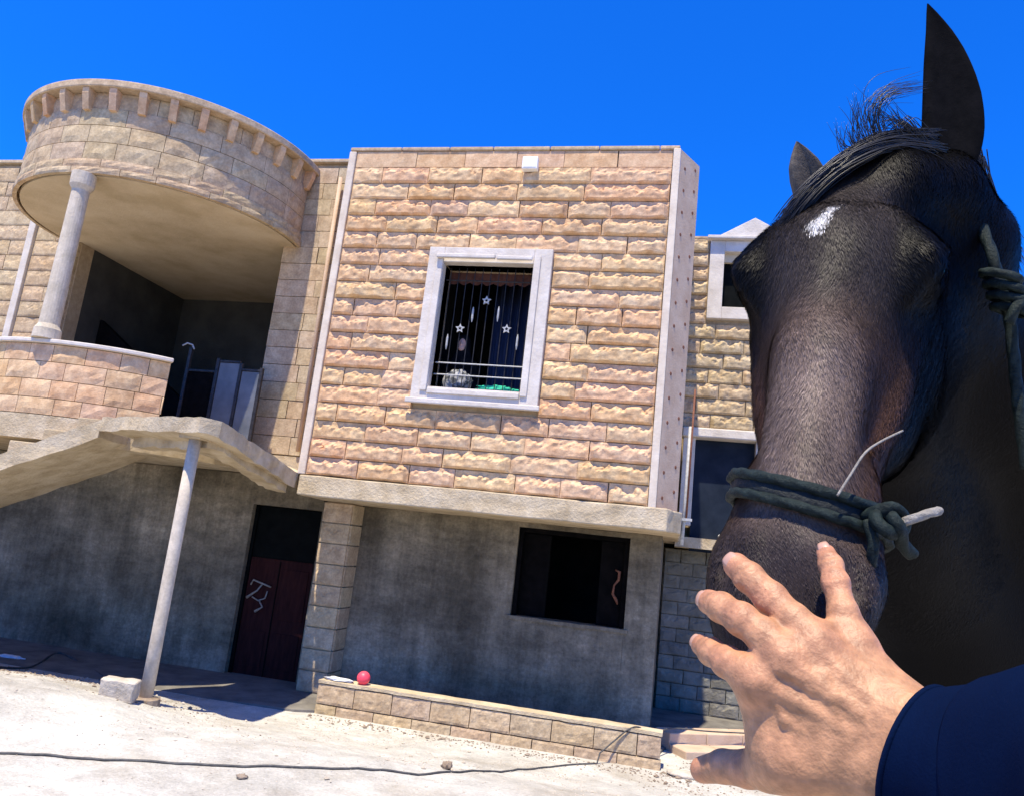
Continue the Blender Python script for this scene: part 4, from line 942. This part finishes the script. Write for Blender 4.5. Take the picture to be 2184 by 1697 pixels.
# cheek piece with coils
hp(MB().rope(catmull([kx(2050, 380, 1.03), kx(2078, 440, 1.01), kx(2100, 500, .985), kx(2118, 550, .965), kx(2130, 600, .96), kx(2150, 660, .955), kx(2160, 740, .95), kx(2172, 860, .94), kx(2190, 1000, .93)], 6), .0065), 'cheek_rope', 'rope')
for i in range(4):
    x, y = 2134+i*8, 590+i*24; pts = []
    for j in range(17):
        a = 2*math.pi*j/16; pts.append(kx(x+30*math.cos(a), y+10*math.cos(a)-6*math.sin(a), .95)+F_*(.022*math.sin(a)))
    hp(MB().rope(pts, .0052), 'rope_coil', 'rope')
hp(MB().rope(catmull([kx(2150, 690, .93), kx(2168, 655, .925), kx(2185, 640, .93), kx(2205, 660, .94)], 5), .006), 'rope_end', 'rope')
#PERSONS
# ------------------------------------------------------------------ viewer's arm: bare hand and navy sleeve
ZS = 1.05
def Z(x, y, d): return cp(1450.5+.3715*x, 1066.6+.3715*y, d*ZS)
arm = thing('person', tuple(Z(1900, 1700, .43)), 'bare right hand in a navy sleeve reaching in to touch the horse\'s nose', 'person')
fing = {'pinky': [(1000, 830, .548, .0125), (935, 640, .560, .0108), (893, 470, .577, .0100), (866, 370, .590, .0090), (838, 302, .600, .0078)],
        'ring': [(770, 830, .540, .0140), (650, 690, .553, .0128), (520, 560, .570, .0125), (395, 440, .588, .0118), (322, 372, .602, .0108)],
        'middle': [(600, 905, .538, .0145), (480, 775, .550, .0130), (350, 680, .562, .0124), (235, 612, .582, .0114), (168, 582, .600, .0104)],
        'index': [(450, 1030, .542, .0142), (360, 975, .549, .0125), (270, 925, .560, .0116), (180, 868, .580, .0104), (122, 828, .598, .0088)],
        'thumb': [(640, 1470, .530, .0210), (500, 1530, .545, .0165), (390, 1540, .560, .0140), (250, 1525, .580, .0128), (130, 1545, .600, .0105)]}
allp = np.array([Z(*q[:3]) for f in fing.values() for q in f]+[Z(1900, 1600, .42), Z(1400, 1100, .49), Z(1200, 1700, .50)])
hf = Field(allp.min(0)-.05, allp.max(0)+.05, .0014)
for nme, f in fing.items():
    pts = [Z(*q[:3]) for q in f]; hf.chain(pts, [q[3]*ZS*.94 for q in f], .003)
    if nme != 'thumb':
        for i in (1, 2, 3):    # knuckle swellings
            tow = (CAM-pts[i]); tow /= np.linalg.norm(tow)
            hf.ell(pts[i]+tow*f[i][3]*.10, [f[i][3]*1.02]*3, None, .004)
wr = {'pinky': (1285, 1235, .503), 'ring': (1270, 1310, .500), 'middle': (1250, 1390, .498), 'index': (1225, 1470, .499)}
for nme, w in wr.items():
    f = fing[nme][0]; a = Z(*f[:3]); b = Z(*w); hf.cone(a, b, f[3]*1.02, .021, .012)
    tow = (CAM-a); tow /= np.linalg.norm(tow); hf.ell(a+tow*.004, (.0135, .0135, .0125), None, .010)
hf.cone(Z(640, 1470, .530), Z(1180, 1560, .502), .022, .026, .02)
hf.cone(Z(560, 1250, .545), Z(1080, 1450, .515), .019, .024, .022)
hf.cone(Z(470, 1130, .550), Z(600, 1400, .540), .0135, .0185, .018)
hf.cone(Z(820, 1000, .548), Z(1100, 1300, .52), .016, .021, .02)
hf.cone(Z(1290, 1290, .502), Z(1650, 1470, .462), .0215, .022, .02)
hf.cone(Z(1210, 1560, .500), Z(1560, 1660, .462), .0235, .022, .02)
hf.cone(Z(1600, 1570, .462), Z(2300, 1800, .40), .028, .034, .03)
# webs between the fingers
for a, b in (('pinky', 'ring'), ('ring', 'middle'), ('middle', 'index')):
    pa, pb = fing[a], fing[b]
    w1 = .55 if a == 'pinky' else .82; p1 = (np.array(pa[0][:3])*w1+np.array(pa[1][:3])*(1-w1)); p2 = (np.array(pb[0][:3])*w1+np.array(pb[1][:3])*(1-w1))
    hf.cone(Z(*p1), Z(*p2), .0088, .0088, .010)
# tendons and veins raised on the back of the hand
for nme in ('pinky', 'ring', 'middle', 'index'):      # skin creases over the finger joints
    f = fing[nme]
    for i, fr_ in ((2, 0), (2, .16), (2, -.16), (3, 0), (3, .14)):
        c_ = Z(*f[i][:3]); nx_ = Z(*f[i+1][:3]); d_ = nx_-c_; L_ = np.linalg.norm(d_); d_ /= L_; c_ = c_+d_*L_*fr_; r = f[i][3]*ZS
        tw = CAM-c_; tw -= d_*(tw@d_); tw /= np.linalg.norm(tw); sd_ = np.cross(d_, tw)
        hf.chain([c_+r*1.10*(tw*math.cos(q)+sd_*math.sin(q)) for q in (-.8, -.4, 0, .4, .8)], [.0009, .0014, .0016, .0014, .0009], .0012, 'sub')
for nme, w in wr.items():
    f = fing[nme][0]; a = Z(*f[:3]); b = Z(*w); ta = (CAM-a)/np.linalg.norm(CAM-a); tb = (CAM-b)/np.linalg.norm(CAM-b)
    hf.cone(a+ta*(f[3]*.95), a*.35+b*.65+ta*.0180, .0045, .0030, .005)
def surf(x, y, d): return Z(x, y, d)
for vn in ([(560, 960, .524), (680, 1010, .518), (760, 1080, .513), (860, 1130, .507), (980, 1150, .502)], [(760, 930, .523), (830, 1010, .514), (860, 1130, .507), (900, 1240, .503)], [(470, 1110, .531), (560, 1160, .524), (600, 1260, .518), (720, 1330, .512)]):
    hf.chain([surf(*q) for q in vn], [.0030, .0033, .0034, .0033, .0026][:len(vn)], .003)
V, Q = biggest(*hf.mesh()); V = relax(V, Q, 2, .5); me = npmesh('hand', V, Q)
cc_ = np.tile(np.array((.40, .205, .102)), (len(V), 1)); nn = nz3(V, 90, 3)[:, None]*.6+nz3(V, 260, 4)[:, None]*.4
cc_ *= (1+.08*nn); red = np.zeros(len(V))
for nme, f in fing.items():
    for i, q in enumerate(f):
        wgt = (.7, .25, .75, .45, .9)[i]; red = np.maximum(red, wgt*np.exp(-(np.linalg.norm(V-Z(*q[:3]), axis=1)/(.017 if i else .02))**2))
red = red[:, None]; cc_ = cc_*(1-red)+red*np.array((.44, .185, .100))
set_attr(me, 'tint', np.clip(cc_, .02, 1), 'COLOR'); set_attr(me, 'hpos', V); me.materials.append(M['skin'])
P_(link('hand', me, None), arm)
# finger nails
for nme in ('pinky', 'ring', 'middle', 'index'):
    f = fing[nme]; a, b = Z(*f[3][:3]), Z(*f[4][:3]); d = (b-a)/np.linalg.norm(b-a); tow = CAM-b; tow -= d*(tow@d); tow /= np.linalg.norm(tow); sd_ = np.cross(d, tow); r = f[4][3]
    vs = []; fs = []
    for i in range(7):
        for j in range(7):
            u = (i/6-.5)*2; v = (j/6-.5)*2; w = .72*math.sqrt(max(0, 1-.55*max(0, u)**2-.3*max(0, -u)**4))
            an = v*w*.95; vs.append(b+d*(u*.0062+.001)+sd_*(math.sin(an)*r*1.02)+tow*(math.cos(an)*r*1.03-.0012*u*u-.0004))
    fs = [(i*7+j, i*7+j+1, (i+1)*7+j+1, (i+1)*7+j) for i in range(6) for j in range(6)]
    o = MB().add(vs, fs).build('finger_nail', 'nail', sm=True); sm_ = o.modifiers.new('solid', 'SOLIDIFY'); sm_.thickness = .0007; P_(o, arm)
# sleeve
path = catmull([Z(1420, 1500, .482), Z(1580, 1545, .467), Z(1770, 1600, .448), Z(1975, 1655, .428), Z(2700, 1720, .36), Z(3600, 2200, .28)], 10)
path = [path[0]]+[(path[max(i-2, 0)]+path[i-1]+path[i]*2+path[i+1]+path[min(i+2, len(path)-1)])/6 for i in range(1, len(path)-1)]+[path[-1]]
rad = [.0435, .0455, .0480, .0515, .060, .072]; seg = 40; vs = []
for i, c_ in enumerate(path):
    f = i/(len(path)-1)*5; r = ZS*(.0445+.0022*f+.0007*f*f)
    t = path[min(i+1, len(path)-1)]-path[max(i-1, 0)]; t /= np.linalg.norm(t); e1_ = U_-t*(U_@t); e1_ /= np.linalg.norm(e1_); e2_ = np.cross(t, e1_)
    for j in range(seg):
        a = 2*math.pi*j/seg; w = 1+.012*math.sin(3*a+f*2.1)*(f*f/(3+f*f))+.008*math.sin(f*9+2*a)*(f*f/(3+f*f))
        vs.append(c_+(e1_*math.cos(a)*1.04+e2_*math.sin(a)*.92)*r*w-t*((.006-.014*math.cos(a))*max(0, 1-i/22)**1.5))
n = len(path); fs = [(i*seg+j, i*seg+(j+1) % seg, (i+1)*seg+(j+1) % seg, (i+1)*seg+j) for i in range(n-1) for j in range(seg)]
fs.append(tuple((n-1)*seg+j for j in range(seg)))
o = MB().add(vs, fs).build('sleeve', 'navy', sm=True); P_(o, arm)
hem = MB().tube([vs[j] for j in range(seg)]+[vs[0], vs[1]], .0022, 6).build('cuff_hem', 'navy', sm=True); P_(hem, arm)
# ------------------------------------------------------------------ person behind the upper window
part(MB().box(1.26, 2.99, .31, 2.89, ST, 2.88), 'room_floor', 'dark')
P_(MB().box(1.56, 2.70, .252, .42, 3.86, 3.915).build('inner_sill', 'trim'), win)
pw = thing('person', (1.74, .62, 2.88), 'person in a dark headscarf and dress standing behind the barred upper window', 'person')
px, py, pz_ = 1.735, .62, 4.65
bf_ = Field((1.38, .3, 2.86), (2.1, 1.0, 4.85), .012)
bf_.ell((px, py, pz_), (.073, .092, .112), None, .02); bf_.ell((px, py-.07, pz_-.06), (.045, .04, .05), None, .02); bf_.cone((px, py-.088, pz_+.02), (px, py-.105, pz_-.02), .012, .016, .01)
for q in (-1, 1): bf_.ell((px+q*.03, py-.092, pz_+.022), (.017, .012, .010), None, .008, 'sub')
bf_.cone((px, py+.01, pz_-.1), (px, py+.02, pz_-.22), .05, .055, .03)
bf_.cone((px-.13, py+.02, pz_-.27), (px+.13, py+.02, pz_-.27), .06, .06, .05); bf_.ell((px, py+.02, 4.15), (.17, .11, .30), None, .06)
for q in (-1, 1):
    bf_.chain([(px+q*.17, py+.02, 4.36), (px+q*.22, py+.03, 4.10), (px+q*.15, py-.12, 3.98)], [.055, .045, .034], .03); bf_.ell((px+q*.12, py-.17, 3.98), (.035, .05, .02), None, .015)
    bf_.chain([(px+q*.08, py+.02, 3.95), (px+q*.09, py+.01, 3.4), (px+q*.09, py+.03, 2.98)], [.09, .065, .045], .03); bf_.ell((px+q*.09, py-.04, 2.92), (.045, .12, .04), None, .02)
V, Q = bf_.mesh(); V = relax(V, Q, 1); P_(link('body', npmesh('body', V, Q), 'skin_far'), pw)
dr = Field((1.3, .2, 2.86), (2.2, 1.1, 4.85), .014)
dr.cone((px-.13, py+.02, pz_-.27), (px+.13, py+.02, pz_-.27), .075, .075, .05); dr.ell((px, py+.02, 4.15), (.19, .13, .32), None, .06); dr.cone((px, py+.02, 4.0), (px, py+.02, 2.98), .16, .22, .06)
for q in (-1, 1): dr.chain([(px+q*.17, py+.02, 4.36), (px+q*.22, py+.03, 4.10), (px+q*.16, py-.10, 3.985)], [.07, .06, .05], .03)
V, Q = dr.mesh(); P_(link('dress', npmesh('dress', V, Q), 'cloth_black'), pw)
sc = Field((1.5, .35, 4.2), (2.0, .95, 4.9), .01)
sc.ell((px, py+.015, pz_+.012), (.100, .118, .135), None, .02); sc.cone((px, py+.02, pz_-.08), (px, py+.02, pz_-.26), .10, .17, .05); sc.ell((px+.004, py-.10, pz_-.008), (.052, .07, .085), None, .015, 'sub')
V, Q = sc.mesh(); P_(link('headscarf', npmesh('headscarf', V, Q), 'cloth_black'), pw)
gb = lump('cloth_bundle', (1.80, .30, 4.06), (.19, .09, .18), 'cloth_grey', .35, 3, 6, 2.4); tag(gb, 'grey and white patterned bundle on the sill of the upper window', 'bundle')
gc = lump('green_cloth', (2.36, .235, 3.975), (.27, .06, .065), 'cloth_green', .4, 4, 7, 3.5); tag(gc, 'crumpled bright green cloth on the right of the upper window sill', 'cloth')
